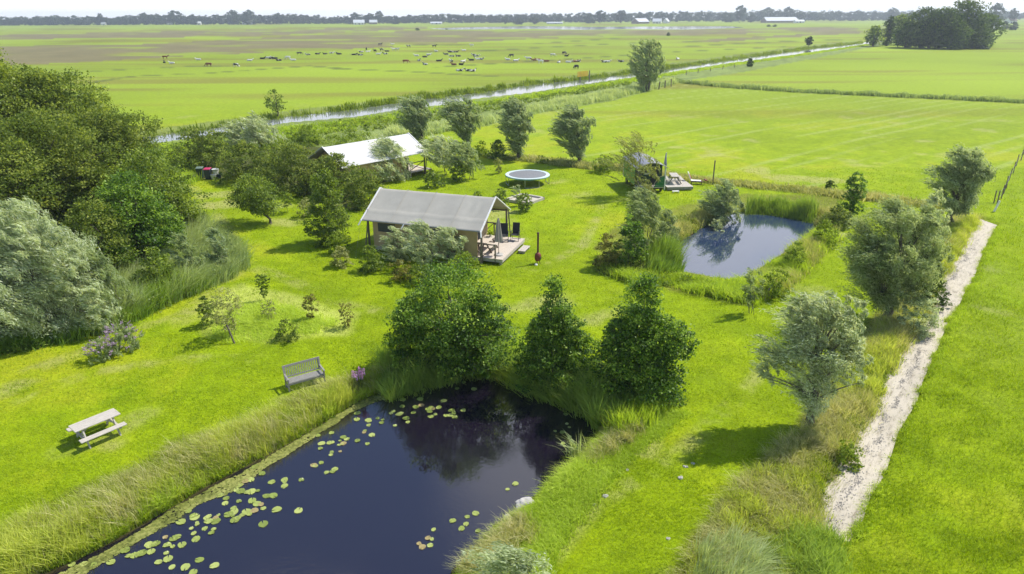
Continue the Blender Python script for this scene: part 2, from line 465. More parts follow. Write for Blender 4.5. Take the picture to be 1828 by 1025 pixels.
rough_zones = [
    ([(0, 945), (120, 880), (230, 835), (330, 775), (440, 745), (540, 695), (620, 665), (690, 640), (720, 700), (640, 730), (480, 830), (190, 1000), (60, 1060), (-200, 1100), (-200, 1020)], np.array([.12, .13, .02])),
    ([(1330, 860), (1400, 790), (1450, 740), (1490, 650), (1545, 590), (1600, 520), (1650, 430), (1700, 375), (1765, 380), (1740, 420), (1690, 500), (1660, 580), (1600, 650), (1530, 800), (1475, 900), (1475, 990), (1440, 1060), (1180, 1060), (1250, 960)], np.array([.17, .16, .03])),
    ([(1180, 700), (1220, 720), (1150, 790), (1080, 860), (1010, 930), (950, 1060), (780, 1060), (860, 960), (985, 850), (1060, 780)], np.array([.20, .23, .03])),
    ([(1060, 440), (1080, 490), (1200, 520), (1340, 545), (1400, 510), (1500, 430), (1500, 350), (1330, 345), (1200, 370), (1100, 400)], np.array([.15, .17, .02])),
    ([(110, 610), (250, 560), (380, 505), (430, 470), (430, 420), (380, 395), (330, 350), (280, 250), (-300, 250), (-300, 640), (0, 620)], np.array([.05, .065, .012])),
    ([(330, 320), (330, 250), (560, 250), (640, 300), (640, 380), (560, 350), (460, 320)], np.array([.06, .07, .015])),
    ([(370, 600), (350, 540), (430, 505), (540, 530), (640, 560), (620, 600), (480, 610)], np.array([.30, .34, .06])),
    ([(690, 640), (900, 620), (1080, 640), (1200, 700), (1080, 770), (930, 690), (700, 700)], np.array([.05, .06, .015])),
    ([(560, 262), (640, 262), (700, 240), (872, 224), (963, 203), (1100, 179), (1150, 166), (1200, 148), (1320, 130), (1560, 84), (1600, 72), (1480, 87), (1311, 111), (1126, 137), (1024, 152), (939, 166), (712, 195), (510, 219), (250, 262)], np.array([.15, .19, .05])),
    ([(120, 250), (250, 234), (400, 214), (510, 198), (634, 184), (736, 169), (871, 153), (1041, 133), (1220, 110), (1447, 80), (1541, 72), (1541, 76), (1447, 86), (1220, 118), (1041, 142), (871, 163), (634, 195), (400, 226), (120, 266)], np.array([.15, .18, .04])),
]
def ground_colour(X, Y):
    n1 = fnoise(X * .09, Y * .09, 11, 3); n2 = fnoise(X * .6, Y * .6, 21, 3); n3 = fnoise(X * .018, Y * .018, 31, 3)
    n4 = fnoise(X * .23 + 50, Y * .23, 44, 2)
    c = GRASS[None, :] * (0.80 + .40 * n1)[:, None]
    n5 = fnoise(X * 2.2, Y * 2.2, 61, 2)
    c = c * (1 + (n2 - .5)[:, None] * np.array([.50, .36, .5])) * (1 + (n5 - .5) * .18 * (Y < 90))[:, None]
    y = sstep(n1 + .4 * n2, .70, .98)[:, None]
    c = c * (1 - y) + np.array([.325, .37, .012]) * y            # yellower patches
    b = sstep(n4 + .35 * n2, .90, 1.05)[:, None] * .55 * (Y < 130)[:, None]
    c = c * (1 - b) + np.array([.40, .38, .15]) * b            # thin dry patches in the lawn
    far = sstep(Y, 60, 160)[:, None]
    fc = np.array([.245, .325, .022]) * (0.78 + .44 * n3)[:, None]
    streak = fnoise(X * .012 + Y * .004, Y * .09, 77, 3)
    fc = fc * (1 - .35 * sstep(streak, .52, .68)[:, None] * np.array([.4, .9, -1.0]))
    c = c * (1 - far) + fc * far
    # mowing stripes on the hay meadow
    mead = inside(X, Y, PL([(880, 275), (963, 203), (1100, 179), (1200, 150), (1900, 187), (1828, 260), (1760, 370), (1590, 357), (1340, 328), (1040, 294)]))
    u = (-X * .62 + Y * .785); st = .5 + .5 * np.sin(u * 2.1 + 5 * fnoise(X * .03, Y * .03, 9, 2))
    st = sstep(st, .65, 1.0) * sstep(fnoise((X * .785 + Y * .62) * .05, u * .5, 17, 3), .42, .72) * mead
    c = c * (1 - .35 * st[:, None]) + np.array([.40, .44, .16]) * .35 * st[:, None]
    past = inside(X, Y, PL([(1776, 402), (1690, 570), (1600, 765), (1508, 962), (1400, 1300), (3500, 1300), (2600, 300), (1828, 250)]))
    pn = sstep(n2 * .6 + n4 * .6, .55, .8)[:, None] * past[:, None]
    c = c * (1 - .35 * pn) + np.array([.17, .24, .03]) * .35 * pn
    for l, w in (([(430, 470), (520, 500), (620, 545), (700, 560)], .5), ([(40, 715), (160, 665), (320, 640), (460, 640)], .4), ([(930, 1060), (1060, 900), (1200, 820), (1330, 700), (1450, 540)], .35), ([(340, 330), (400, 400), (430, 480), (330, 560), (60, 660)], .5), ([(900, 470), (960, 480), (1040, 440), (1080, 360), (1180, 350)], .4), ([(120, 800), (200, 770), (260, 740)], .6), ([(505, 712), (545, 705), (600, 690)], .4), ([(880, 340), (960, 335), (1010, 320)], .6)):
        d = segdist(X, Y, PL(l)); k = (1 - sstep(d, w * .3, w * 1.6)) * sstep(n5 * .5 + n2 * .7, .42, .8) * .55
        c = c * (1 - k[:, None]) + np.array([.36, .35, .12]) * k[:, None]
    for z in brown_zones:
        m = inside(X, Y + (n3 - .5) * 25, PL(z))
        patch = sstep(fnoise(X * .02, Y * .035, 55, 3), .58, .72)
        k = (m * (1 - .85 * patch))[:, None]
        c = c * (1 - k) + np.array([.19, .165, .075]) * (.8 + .4 * n1)[:, None] * k
    for l, w in weed_lines:
        d = segdist(X, Y, PL(l))
        k = (1 - sstep(d, w * .4, w * 1.3)) * sstep(n1 + .3 * n2, .3, .62) * .8
        c = c * (1 - k[:, None]) + np.array([.09, .11, .03]) * k[:, None]
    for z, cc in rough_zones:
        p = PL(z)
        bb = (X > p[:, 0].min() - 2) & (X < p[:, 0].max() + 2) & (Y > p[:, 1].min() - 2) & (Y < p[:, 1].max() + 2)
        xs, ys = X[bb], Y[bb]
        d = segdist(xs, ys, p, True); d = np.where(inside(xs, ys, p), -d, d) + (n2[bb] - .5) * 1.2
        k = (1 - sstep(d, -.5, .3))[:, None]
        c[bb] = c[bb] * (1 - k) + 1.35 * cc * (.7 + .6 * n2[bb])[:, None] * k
    for l, w, cc in ((back_ditch, 1.0, [.10, .11, .02]), (cross_ditch, 1.6, [.10, .12, .03])):
        d = segdist(X, Y, PL(l)); k = (1 - sstep(d, w * .6, w * 1.5))[:, None] * .9
        c = c * (1 - k) + np.array(cc) * k
    for poly in (pond1, pond2):
        d = segdist(X, Y, poly, True); d = np.where(inside(X, Y, poly), -d, d)
        k = (1 - sstep(d, -.05, .25))[:, None]
        c = c * (1 - k) + np.array([.035, .028, .015]) * k
    return np.clip(c, 0.003, .9)

# ------------------------------------------------------------------ ground sheet
def build_ground():
    ths = [math.radians(a) for a in (84, 80, 76, 72, 68, 64, 60, 57, 54, 51.5)]
    py = np.concatenate([np.arange(1180, 560, -3.0), np.arange(560, 42, -2.0), np.arange(42, 28.5, -1.0)])
    hor = PH_ / 2 - FPX * math.tan(PITCH)
    th2 = PITCH + np.arctan((py - PH_ / 2) / FPX)
    ys = [-400.0, -60.0, -12.0] + [CAM_H / math.tan(a) for a in ths] + [CAM_H / math.tan(a) for a in th2 if a < math.radians(50) and a > 0.0052]
    ys = np.array(sorted(set(ys)) )
    t = np.concatenate([[-1.9, -1.5], np.linspace(-1.25, 1.25, 860), [1.5, 1.9]])
    wid = (np.maximum(ys, 25) * math.cos(PITCH) + CAM_H * math.sin(PITCH)) * .75
    X = t[None, :] * wid[:, None]; Y = np.repeat(ys[:, None], len(t), 1)
    sh = X.shape
    Xf, Yf = X.ravel(), Y.ravel()
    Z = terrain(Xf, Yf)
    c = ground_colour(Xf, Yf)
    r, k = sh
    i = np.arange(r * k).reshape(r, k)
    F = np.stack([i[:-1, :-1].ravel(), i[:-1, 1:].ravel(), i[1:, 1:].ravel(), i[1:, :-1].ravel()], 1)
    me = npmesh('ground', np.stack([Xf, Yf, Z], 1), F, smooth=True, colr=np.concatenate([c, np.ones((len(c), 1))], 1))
    m, t_ = newmat('meadow_ground')
    at = N(t_, 'ShaderNodeAttribute', attribute_name='col')
    co = N(t_, 'ShaderNodeTexCoord')
    def noise(sc, det, rough=.65, dist=0):
        n = N(t_, 'ShaderNodeTexNoise', i_Scale=sc, i_Detail=det, i_Roughness=rough, i_Distortion=dist)
        t_.links.new(co.outputs['Object'], n.inputs['Vector']); return n
    na = noise(9.0, 6, .75, .6); nb = noise(1.3, 4); ncn = noise(34, 3, .7)
    def mr(n, a, b, lo, hi):
        q = N(t_, 'ShaderNodeMapRange'); t_.links.new(n.outputs[0], q.inputs['Value'])
        for s_, v in (('From Min', a), ('From Max', b), ('To Min', lo), ('To Max', hi)): q.inputs[s_].default_value = v
        return q
    qa = mr(na, .3, .7, .62, 1.32); qb = mr(nb, .3, .7, .86, 1.14)
    mu = N(t_, 'ShaderNodeMath', operation='MULTIPLY'); t_.links.new(qa.outputs[0], mu.inputs[0]); t_.links.new(qb.outputs[0], mu.inputs[1])
    vm = N(t_, 'ShaderNodeVectorMath', operation='SCALE')
    t_.links.new(at.outputs['Color'], vm.inputs[0]); t_.links.new(mu.outputs[0], vm.inputs['Scale'])
    pb = N(t_, 'ShaderNodeBsdfPrincipled', i_Roughness=.9); pb.inputs['Specular IOR Level'].default_value = .12
    t_.links.new(vm.outputs[0], pb.inputs['Base Color'])
    b1 = N(t_, 'ShaderNodeBump', i_Strength=.8, i_Distance=.07); t_.links.new(na.outputs[0], b1.inputs['Height'])
    b2 = N(t_, 'ShaderNodeBump', i_Strength=.5, i_Distance=.03); t_.links.new(ncn.outputs[0], b2.inputs['Height']); t_.links.new(b1.outputs[0], b2.inputs['Normal'])
    t_.links.new(b2.outputs[0], pb.inputs['Normal'])
    o = N(t_, 'ShaderNodeOutputMaterial'); t_.links.new(pb.outputs[0], o.inputs[0])
    g = link('ground', me, m)
    tag(g, 'bright green mown lawn and flat polder pastures reaching the horizon', 'ground', kind='structure')
build_ground()

def water_mat(name, base, bump, scale, rough=.03, dist=.01, ior=1.34):
    m, t = newmat(name)
    co = N(t, 'ShaderNodeTexCoord')
    mpn = N(t, 'ShaderNodeMapping'); mpn.inputs['Scale'].default_value = (1.0, 1.6, 1); mpn.inputs['Rotation'].default_value = (0, 0, .6)
    t.links.new(co.outputs['Object'], mpn.inputs[0])
    nz = N(t, 'ShaderNodeTexNoise', i_Scale=scale, i_Detail=3.0, i_Roughness=.55); t.links.new(mpn.outputs[0], nz.inputs['Vector'])
    big = N(t, 'ShaderNodeTexNoise', i_Scale=.22, i_Detail=2.0); t.links.new(co.outputs['Object'], big.inputs['Vector'])
    q = N(t, 'ShaderNodeMapRange'); t.links.new(big.outputs[0], q.inputs['Value'])
    for s_, v in (('From Min', .42), ('From Max', .6), ('To Min', bump * .12), ('To Max', bump)): q.inputs[s_].default_value = v
    b = N(t, 'ShaderNodeBump', i_Distance=dist); t.links.new(nz.outputs[0], b.inputs['Height']); t.links.new(q.outputs[0], b.inputs['Strength'])
    pb = N(t, 'ShaderNodeBsdfPrincipled', i_Roughness=rough, i_IOR=ior); pb.inputs['Base Color'].default_value = c4(base)
    pb.inputs['Specular IOR Level'].default_value = .5
    t.links.new(b.outputs[0], pb.inputs['Normal'])
    o = N(t, 'ShaderNodeOutputMaterial'); t.links.new(pb.outputs[0], o.inputs[0])
    return m
def sheet(name, poly, z, mat, grow=0.0):
    bm = bmesh.new()
    c = poly.mean(0)
    vs = []
    n = len(poly)
    for i, p in enumerate(poly):
        tg = poly[(i + 1) % n] - poly[i - 1]; nn = np.array([tg[1], -tg[0]]); nn /= max(np.linalg.norm(nn), 1e-6)
        area = 0.5 * np.sum(poly[:, 0] * np.roll(poly[:, 1], -1) - np.roll(poly[:, 0], -1) * poly[:, 1])
        q = p + nn * grow * (1 if area > 0 else -1)
        vs.append(bm.verts.new((q[0], q[1], z)))
    f = bm.faces.new(vs)
    bmesh.ops.triangulate(bm, faces=[f])
    bmesh.ops.recalc_face_normals(bm, faces=bm.faces)
    for f in bm.faces:
        if f.normal.z < 0: f.normal_flip()
    me = bpy.data.meshes.new(name); bm.to_mesh(me); bm.free()
    return link(name, me, mat)
M['water'] = water_mat('dark_pond_water', (.011, .008, .017), .45, 5.5, ior=1.9)
M['water3'] = water_mat('sky_tinted_pond_water', (.022, .038, .09), .15, 4.0, ior=2.5)  # blue of the reflected sky is painted into this base colour
M['water2'] = water_mat('canal_water', (.16, .165, .17), .5, 1.5, .08, ior=1.8)
tag(sheet('water', pond1, WL, M['water'], .5), 'dark still water of the large pond in the foreground', 'water', kind='structure')
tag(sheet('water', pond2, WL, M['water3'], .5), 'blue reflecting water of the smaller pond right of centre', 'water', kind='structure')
tag(sheet('water', canal_poly, CW, M['water2'], .3), 'pale silvery canal running diagonally behind the campsite', 'water', kind='structure')
tag(sheet('water', lake_poly, .03, M['water2']), 'thin white lake before the distant trees', 'water', kind='structure')

# pale dried-out ditch
def ditch_mat():
    m, t = newmat('dried_ditch_crust')
    co = N(t, 'ShaderNodeTexCoord')
    ang = math.atan2(ditch_c[8][1] - ditch_c[1][1], ditch_c[8][0] - ditch_c[1][0])
    mpn = N(t, 'ShaderNodeMapping'); mpn.inputs['Rotation'].default_value = (0, 0, -ang)
    mp2 = N(t, 'ShaderNodeMapping'); mp2.inputs['Scale'].default_value = (.28, 1, 1)
    t.links.new(co.outputs['Object'], mpn.inputs[0]); t.links.new(mpn.outputs[0], mp2.inputs[0])
    n1 = N(t, 'ShaderNodeTexNoise', i_Scale=5.5, i_Detail=8.0, i_Roughness=.72); t.links.new(mp2.outputs[0], n1.inputs['Vector'])
    n2 = N(t, 'ShaderNodeTexNoise', i_Scale=.8, i_Detail=4.0); t.links.new(mp2.outputs[0], n2.inputs['Vector'])
    r1 = N(t, 'ShaderNodeValToRGB'); e = r1.color_ramp.elements
    e[0].position = .34; e[0].color = (.30, .25, .19, 1); e[1].position = .52; e[1].color = (.545, .48, .385, 1)
    x = e.new(.42); x.color = (.44, .385, .30, 1)
    t.links.new(n1.outputs[0], r1.inputs[0])
    r2 = N(t, 'ShaderNodeValToRGB'); e = r2.color_ramp.elements
    e[0].position = .38; e[0].color = (.86, .86, .85, 1); e[1].position = .55; e[1].color = (1, 1, 1, 1)
    t.links.new(n2.outputs[0], r2.inputs[0])
    mm = N(t, 'ShaderNodeMix', data_type='RGBA', blend_type='MULTIPLY'); mm.inputs[0].default_value = 1
    t.links.new(r1.outputs[0], mm.inputs[6]); t.links.new(r2.outputs[0], mm.inputs[7])
    pb = N(t, 'ShaderNodeBsdfPrincipled', i_Roughness=.9); t.links.new(mm.outputs[2], pb.inputs['Base Color'])
    b = N(t, 'ShaderNodeBump', i_Strength=.8, i_Distance=.05); t.links.new(n1.outputs[0], b.inputs['Height']); t.links.new(b.outputs[0], pb.inputs['Normal'])
    o = N(t, 'ShaderNodeOutputMaterial'); t.links.new(pb.outputs[0], o.inputs[0])
    return m
tag(sheet('dry_ditch_bed', ditch_poly, -.13, ditch_mat(), .15), 'pale dried ditch bed with grey crust beside the pasture', 'ditch', kind='structure')

# ------------------------------------------------------------------ vegetation generators
#
def unit(v): return v / np.maximum(np.linalg.norm(v, axis=1, keepdims=True), 1e-9)
def leaf_quads(C, D, Nn, L, Wd):
    D = unit(D); S = unit(np.cross(D, Nn)); L = np.asarray(L).reshape(-1, 1); Wd = np.asarray(Wd).reshape(-1, 1)
    v = np.stack([C - D * L * .5, C + S * Wd * .5 - D * L * .05, C + D * L * .5, C - S * Wd * .5 - D * L * .05], 1)
    n = len(C)
    return v.reshape(-1, 3), np.arange(n * 4).reshape(n, 4)
PROF = {
    'round': lambda t: np.sqrt(np.clip(1 - (2 * t - 1) ** 2, 0, 1)) ** .9,
    'dome': lambda t: np.clip(1 - t ** 2.2, 0, 1) ** .5 * (.82 + .18 * np.sin(t * 3.1)),
    'cone': lambda t: np.clip(1 - t, 0, 1) ** .75 * np.clip(.55 + t * 3.0, 0, 1) * 1.05 + .05,
    'fan': lambda t: np.clip(.22 + 1.35 * t, 0, 1) * np.clip(1 - ((t - .5) / .5).clip(0, 1) ** 2.4, 0, 1) ** .6,
    'egg': lambda t: np.clip(.25 + 1.5 * t, 0, 1) * np.sqrt(np.clip(1 - ((t - .55) / .45).clip(0, 1) ** 2.2, 0, 1)),
    'column': lambda t: np.clip(.7 + t, 0, 1) * np.clip(1 - t ** 3, 0, 1) ** .6,
    'vase': lambda t: np.clip(.3 + 1.0 * t, 0, 1) * np.clip(1 - t ** 4, 0, 1) ** .4,
}
def envelope(rg, prof, R, z0, z1, K, shell):
    a = rg.uniform(0, 2 * np.pi, K * 3); t = rg.uniform(0, 1, K * 3)
    keep = rg.uniform(0, 1, K * 3) < (PROF[prof](t) * .9 + .1)
    a, t = a[keep][:K], t[keep][:K]
    ph = rg.uniform(0, 6.28, 4)
    mod = 1 + .20 * np.sin(2 * a + ph[0] + 3 * t) + .15 * np.sin(3 * a + ph[1] - 5 * t) + .08 * np.sin(7 * t * 3 + ph[2])
    rf = rg.uniform(0, 1, len(a)) ** shell
    r = R * PROF[prof](t) * mod * (.15 + .85 * rf)
    return np.stack([r * np.cos(a), r * np.sin(a), z0 + (z1 - z0) * t], 1), a, t
WIND = np.array([-1.0, -.25, .10])
def crown_broad(rg, prof, R, z0, z1, L, Wd, n, clump=.17, shell=.55, K=None, flat=.65):
    H = z1 - z0; clump = clump * .88
    K = K or int(70 + 14 * R * H)
    K = min(K, 420)
    C, a, t = envelope(rg, prof, R, z0, z1, K, shell)
    K = len(C)
    rc = clump * min(R, H * .6) * rg.uniform(.6, 1.35, K)
    ci = rg.integers(0, K, n)
    u = unit(rg.normal(size=(n, 3))) * (rg.uniform(0, 1, (n, 1)) ** .5)
    P3 = C[ci] + u * rc[ci][:, None] * np.array([1.15, 1.15, flat]) * 1.5
    out = unit(np.stack([C[:, 0], C[:, 1], (C[:, 2] - z0 - H * .35)], 1))
    D = out[ci] * .7 + rg.normal(size=(n, 3)) * .7 + np.array([0, 0, -.25])
    Nn = np.array([0, 0, 1.0]) * .8 + out[ci] * .5 + rg.normal(size=(n, 3)) * .55
    V, F = leaf_quads(P3, D, Nn, L * rg.uniform(.7, 1.35, n), Wd * rg.uniform(.7, 1.3, n))
    ct = rg.uniform(0, 1, K)
    up = u[:, 2] * .12
    tint = np.clip(.5 * ct[ci] + .46 * rg.uniform(0, 1, n) + .02, 0, 1)
    return V, F, tint, C, rc
def crown_willow(rg, prof, R, z0, z1, L, Wd, n, shell=.6, K=None, wind=1.0, strand=.42):
    H = z1 - z0
    K = K or int(45 + 6 * R * H)
    K = min(K, 260)
    C, a, t = envelope(rg, prof, R * .86, z0, z1 - .06 * H, K, shell)
    K = len(C)
    per = 10
    ns = max(n // per, 10)
    si = rg.integers(0, K, ns)
    out = unit(np.stack([C[:, 0], C[:, 1], np.full(K, .6 * R)], 1))
    csd = unit(rg.normal(size=(K, 3)))
    d0 = unit(out[si] * .65 + np.array([0, 0, .75]) + csd[si] * .5 + rg.normal(size=(ns, 3)) * .2)
    SL = strand * min(R, H * .6) * rg.uniform(.6, 1.3, ns)
    st = C[si] + rg.normal(size=(ns, 3)) * .075 * R / (1 + R / 9) - d0 * SL[:, None] * .3
    s = np.linspace(.1, 1, per)
    Pn = st[:, None, :] + d0[:, None, :] * (SL[:, None] * s[None, :])[..., None]
    bend = (SL[:, None] * s[None, :] ** 2)[..., None]
    Pn = Pn + WIND[None, None, :] * wind * .62 * bend + np.array([0, 0, -.32]) * bend
    T = unit((d0[:, None, :] + 2 * s[None, :, None] * (WIND * wind * .62 + np.array([0, 0, -.32]))[None, None, :]).reshape(-1, 3))
    Pn = Pn.reshape(-1, 3); m = len(Pn)
    Pn += rg.normal(size=(m, 3)) * .035 * max(R * .4, .6)
    D = T + rg.normal(size=(m, 3)) * .33
    Nn = np.array([0, 0, 1.0]) * .7 + rg.normal(size=(m, 3)) * .65
    V, F = leaf_quads(Pn, D, Nn, L * rg.uniform(.7, 1.3, m), Wd * rg.uniform(.7, 1.3, m))
    ct = rg.uniform(0, 1, K); stt = rg.uniform(0, 1, ns)
    tint = np.clip(.35 * np.repeat(ct[si], per) + .3 * np.repeat(stt, per) + .32 * rg.uniform(0, 1, m), 0, 1)
    return V, F, tint, C, None
def tube_np(paths, n=6):
    Vs, Fs, o = [], [], 0
    for pts, rad in paths:
        pts = np.array(pts, float); k = len(pts)
        tg = np.gradient(pts, axis=0); tg = unit(tg)
        ref = np.where(np.abs(tg[:, 2:3]) > .9, np.array([[1., 0, 0]]), np.array([[0, 0, 1.]]))
        a = unit(np.cross(tg, ref)); b = np.cross(tg, a)
        an = np.arange(n) * 2 * np.pi / n
        ring = pts[:, None, :] + (a[:, None, :] * np.cos(an)[None, :, None] + b[:, None, :] * np.sin(an)[None, :, None]) * np.array(rad)[:, None, None]
        Vs.append(ring.reshape(-1, 3))
        i = np.arange(k * n).reshape(k, n) + o
        j = np.roll(i, -1, 1)
        Fs.append(np.stack([i[:-1].ravel(), j[:-1].ravel(), j[1:].ravel(), i[1:].ravel()], 1))
        o += k * n
    return np.vstack(Vs), np.vstack(Fs)
def trunk_mesh(rg, off, z0, z1, r0, C, nl, stems=1, R=1.0):
    """trunk from the foot to the crown, with limbs reaching out to the leaf clumps"""
    paths = []
    H = z1 - z0
    for s in range(stems):
        ang = 6.28 * s / max(stems, 1) + rg.uniform(0, 1)
        sx = (0.0 if stems == 1 else .16 * R); foot = np.array([sx * math.cos(ang), sx * math.sin(ang), -.25])
        top = np.array([off[0] * .8, off[1] * .8, z0 + H * (.72 if stems == 1 else .6)]) + (0 if stems == 1 else 1) * np.array([math.cos(ang), math.sin(ang), 0]) * R * .4
        k = 7
        tt = np.linspace(0, 1, k)[:, None]
        pts = foot * (1 - tt) + top * tt + np.array([off[0], off[1], 0]) * .2 * tt * (1 - tt) + np.concatenate([np.zeros((1, 3)), rg.normal(size=(k - 1, 3)) * .035 * H * np.array([1, 1, .2])])
        rr = r0 * (1 - tt[:, 0] * .82) * (1.25 if stems == 1 else .6); rr[0] *= 1.25
        paths.append((pts, rr))
        idx = rg.permutation(len(C))[:max(nl // stems, 3)]
        for i in idx:
            e = C[i]
            f = np.clip((e[2] - z0 * .8) / max(z1 - z0 * .6, .1) * .55 + .18, .1, .9)
            q = f * (k - 1); a_ = int(q); w = q - a_
            b0 = pts[a_] * (1 - w) + pts[min(a_ + 1, k - 1)] * w
            t4 = np.linspace(0, 1, 5)[:, None]
            sag = np.array([0, 0, 1.0]) * .12 * np.linalg.norm(e - b0)
            pp = b0 * (1 - t4) + e * t4 + sag * t4 * (1 - t4) * 2
            rb = np.interp(f, [0, 1], [r0 * .5, r0 * .2]) * (.8 if stems == 1 else .5)
            paths.append((pp, rb * (1 - .8 * t4[:, 0])))
    return tube_np(paths)

VEG = 0
def plant(name, label, cat, bx, by, top, hw, cbot=None, cx=None, kind='broad', mat='broad', prof='round', seed=None,
          trunk=.12, group=None, dens=1.0, L=None, stems=1, wind=1.0, bark='bark', nl=12, depth=1.0, shell=None, lod=1.35, K=None, clump=.17, strand=.42, sink=0.0, flat=.65, lobes=()):
    """one tree or shrub standing at photograph place (bx, by), crown up to `top`, half width hw px"""
    global VEG
    VEG += 1
    rg = np.random.default_rng(1000 + (seed if seed is not None else VEG * 17))
    b = P(bx, by); s = mpp(b)
    cx = bx if cx is None else cx
    z1 = height_at(b, cx, top) * .985
    z0 = 0.02 * z1 if cbot is None else max(height_at(b, cx, cbot), .02)
    R = hw * s
    offx = (cx - bx) * s
    gz = terr(b[0], b[1]) - sink
    spx = s * PW / 1024
    if kind == 'willow':
        Lw = L or .20; L_ = max(Lw, 3.0 * spx * lod / 1.35); W_ = max(Lw * .20, .72 * spx * lod / 1.35)
        per_area = L_ * W_ * .5
        n = int(min(90000, dens * 4.0 * 4 * R * (z1 - z0) / per_area * .62))
        V, F, ti, C, _ = crown_willow(rg, prof, R, z0, z1, L_, W_, max(n, 400), wind=wind, shell=shell or .6, K=K, strand=strand)
    else:
        Lw = L or .13; L_ = max(Lw, 1.75 * spx * lod / 1.35); W_ = L_ * .72
        per_area = L_ * W_ * .5
        n = int(min(95000, dens * 3.0 * 4 * R * (z1 - z0) / per_area * .62))
        V, F, ti, C, rc = crown_broad(rg, prof, R, z0, z1, L_, W_, max(n, 300), clump=clump, shell=shell or .55, K=K, flat=flat)
    if depth != 1.0:
        V[:, 1] *= depth; C = C * np.array([1, depth, 1])
    # the crown leans with the wind as in the photograph
    def lean(Q):
        q = np.array(Q); f = np.clip((q[:, 2]) / max((z0 + z1) / 2, .05), 0, 1.0)
        q[:, 0] += offx * f; return q
    V = lean(V); C = lean(C)
    for lx, lt, lb, lh in lobes:       # secondary masses of the same crown
        l1 = height_at(b, lx, lt); l0 = max(height_at(b, lx, lb), .02); lR = lh * s
        ln = int(min(34000, dens * 3.2 * 4 * lR * (l1 - l0) / per_area * .62))
        if kind == 'willow': v2, f2, t2, c2_, _ = crown_willow(rg, 'round', lR, l0, l1, L_, W_, max(ln, 300), wind=wind, shell=.55, strand=strand)
        else: v2, f2, t2, c2_, _ = crown_broad(rg, 'round', lR, l0, l1, L_, W_, max(ln, 300), clump=clump * 1.25, shell=.55)
        sh_ = np.array([(lx - bx) * s, rg.uniform(-.5, .3) * R * .5, 0])
        F = np.vstack([F, f2 + len(V)]); V = np.vstack([V, v2 + sh_]); ti = np.concatenate([ti, np.clip(t2 + rg.uniform(-.12, .12), 0, 1)]); C = np.vstack([C, c2_ + sh_])
    V[:, 2] = np.maximum(V[:, 2], .015)
    o = empty(name, (b[0], b[1], gz))
    tag(o, label, cat, group)
    tv, tf = trunk_mesh(rg, (offx, 0), z0, z1, trunk * max(.3, min(1.6, z1 / 6)), C, nl, stems, R)
    link('trunk' if stems == 1 else 'stems', npmesh('trunk', tv, tf, smooth=True), M[bark], o)
    link('crown', npmesh('crown', V, F, ti), M[mat], o)
    return o

def scatter(poly_px, n, rg, grow=None):
    p = PL(poly_px) if not isinstance(poly_px, np.ndarray) else poly_px
    lo, hi = p.min(0), p.max(0)
    out = []
    tot = 0
    while tot < n:
        q = rg.uniform(lo, hi, (n * 3, 2)); q = q[inside(q[:, 0], q[:, 1], p)]
        out.append(q); tot += len(q)
        if len(q) == 0: break
    return np.vstack(out)[:n]
def poly_area(p): return abs(.5 * np.sum(p[:, 0] * np.roll(p[:, 1], -1) - np.roll(p[:, 0], -1) * p[:, 1]))
def line_poly(pts_px, w0, w1=None):
    p = smooth_poly(PL(pts_px), 1, False); w1 = w0 if w1 is None else w1
    tg = np.gradient(p, axis=0); nn = unit(np.stack([-tg[:, 1], tg[:, 0]], 1))
    return np.vstack([p + nn * w0, (p - nn * w1)[::-1]])
def blades_mesh(Q, Z, h, w, rg, lean=.35, windk=.35, seg=3, tuft=None):
    """curved grass blades; Q (n,2) feet, h heights"""
    n = len(Q)
    a = rg.uniform(0, 2 * np.pi, n)
    ld = np.stack([np.cos(a) * lean + WIND[0] * windk, np.sin(a) * lean + WIND[1] * windk], 1) * rg.uniform(.4, 1.3, (n, 1))
    face = rg.uniform(0, np.pi, n)
    sd = np.stack([np.cos(face), np.sin(face), np.zeros(n)], 1)
    lv = np.linspace(0, 1, seg + 1)
    Vs = []
    for i, s in enumerate(lv):
        xy = Q + ld * h[:, None] * (s ** 1.9)
        z = Z + h * s * (1 - .28 * s * np.linalg.norm(ld, axis=1))
        c = np.stack([xy[:, 0], xy[:, 1], z], 1)
        ww = (w * (1 - s) ** .6 * (1 if i else .8))[:, None]
        if i < seg: Vs += [c - sd * ww * .5, c + sd * ww * .5]
        else: Vs += [c]
    V = np.stack(Vs, 1).reshape(-1, 3)
    k = 2 * seg + 1
    tr = []
    for i in range(seg - 1):
        p = 2 * i; tr += [(p, p + 1, p + 3), (p, p + 3, p + 2)]
    tr.append((2 * seg - 2, 2 * seg - 1, 2 * seg))
    F = (np.arange(n)[:, None, None] * k + np.array(tr)[None]).reshape(-1, 3)
    return V, F, len(tr)
